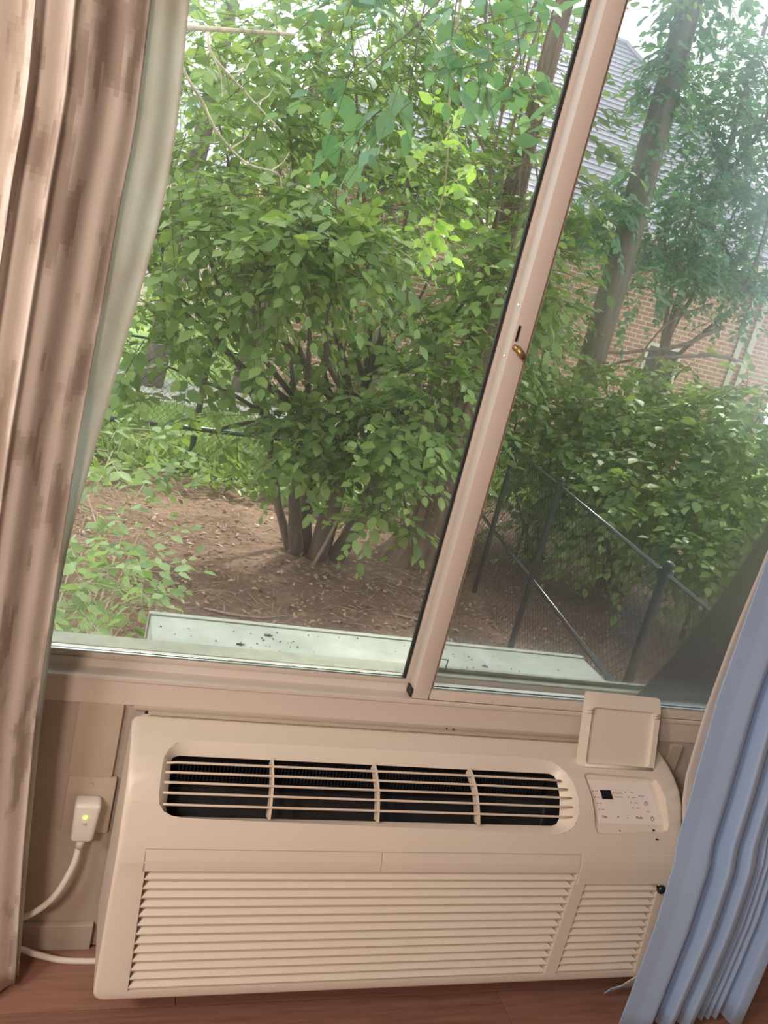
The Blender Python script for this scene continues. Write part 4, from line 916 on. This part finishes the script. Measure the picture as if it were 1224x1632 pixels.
# ---------------------------------------------------------------- neighbouring brick house at the right
hs = empty('house', (7.0, 11.0, GZ), 'brick house with a steep grey shingle roof behind the right hand trees', 'house')
hw = MB(); hw.box((2.2, 11.0, GZ-.1), (8.05, 18, 2.75)); hw.box((8.75, 11.0, GZ-.1), (10.8, 18, 2.75)); hw.box((8.05, 11.0, GZ-.1), (8.75, 18, .55)); hw.box((8.05, 11.0, 1.35), (8.75, 18, 2.75)); hw.box((8.05, 11.3, .55), (8.75, 18, 1.35))
hw.build('brick_wall', M_brick, hs)
MB().box((1.9, 10.72, 2.68), (11.1, 11.02, 2.76)).build('soffit', M_dtrim, hs); MB().box((2.2, 10.985, 2.45), (10.8, 10.999, 2.68)).build('frieze', M_dtrim, hs)
gu = MB().prism([(10.60, 2.80), (10.60, 2.93), (10.615, 2.93), (10.62, 2.83), (10.71, 2.83), (10.715, 2.95), (10.73, 2.95), (10.73, 2.78)], 1.9, 11.1); gu.build('gutter', M_trimw, hs)
dsx = 10.0
MB().tube([(dsx, 10.64, 2.82), (dsx, 10.80, 2.62), (dsx, 10.93, 2.50), (dsx, 10.93, GZ)], .055, 4).build('downspout', M_trimw, hs); MB().tube([(dsx-.22, 10.95, 2.45), (dsx-.22, 10.95, GZ)], .05, 4).build('downspout', M_trimw, hs)
EY, EZ, RYp, RZp = 10.66, 2.88, 14.2, 6.35; xl0, xr0, xl1, xr1 = 1.85, 11.15, 5.0, 7.78
NC = 36
MB().add([(xl0, EY, EZ-.02), (xr0, EY, EZ-.02), (xr1, RYp, RZp-.02), (xl1, RYp, RZp-.02), (xl0, 17.8, EZ-.02), (xr0, 17.8, EZ-.02)], [(0, 1, 2, 3), (1, 5, 2), (4, 0, 3), (5, 4, 3, 2)]).build('roof_deck', M_shingle, hs)
for k in range(NC):
    t0, t1 = k/NC, (k+1.12)/NC; t1 = min(t1, 1)
    def rp(t, side, lift): return ((xl0+(xl1-xl0)*t) if side == 0 else (xr0+(xr1-xr0)*t), EY+(RYp-EY)*t-lift*.7, EZ+(RZp-EZ)*t+lift*.7)
    a, b, c, d = rp(t0, 0, .030), rp(t0, 1, .030), rp(t1, 1, .006), rp(t1, 0, .006); e, f = rp(t0, 0, .0), rp(t0, 1, .0)
    MB().add([a, b, c, d, e, f], [(0, 1, 2, 3), (0, 4, 5, 1), (0, 3, 4), (1, 5, 2)]).build('shingle_course', M_shingle, hs)
MB().tube([(xr0, EY, EZ+.03), (xr1, RYp, RZp+.03)], .06, 6).build('hip_cap', M_shingle, hs); MB().tube([(xl1, RYp, RZp+.03), (xr1, RYp, RZp+.03)], .06, 6).build('ridge_cap', M_shingle, hs)
wfm = MB(); wfm.box((8.05, 10.96, .50), (8.75, 11.06, .56)).box((8.05, 10.97, 1.30), (8.75, 11.06, 1.36)).box((8.05, 10.97, .56), (8.10, 11.06, 1.30)).box((8.70, 10.97, .56), (8.75, 11.06, 1.30)).box((8.38, 10.98, .56), (8.42, 11.05, 1.30))
hwin = wfm.build('house_window', M_trimw, hs); MB().box((8.08, 11.02, .56), (8.72, 11.035, 1.30)).build('pane', M_disp, hwin)
# pale building and its window far behind the shrub
h2 = empty('house', (2.5, 19, GZ), 'pale pink brick building glimpsed through gaps in the shrub', 'house')
MB().box((-1.5, 19.0, GZ-.1), (8.0, 24, 2.6)).build('brick_wall', M_brick2, h2)
MB().prism([(18.6, 2.55), (21.5, 4.6), (24.4, 2.55)], -1.9, 8.4).build('roof', M_shingle, h2)
for x in (.2, 3.8, 6.2):
    f = MB().box((x, 18.95, .1), (x+1.1, 19.04, 1.5), .01).build('house_window', M_trimw, h2); MB().box((x+.08, 18.94, .18), (x+.52, 18.96, 1.42)).box((x+.58, 18.94, .18), (x+1.02, 18.96, 1.42)).build('pane', M_disp, f)
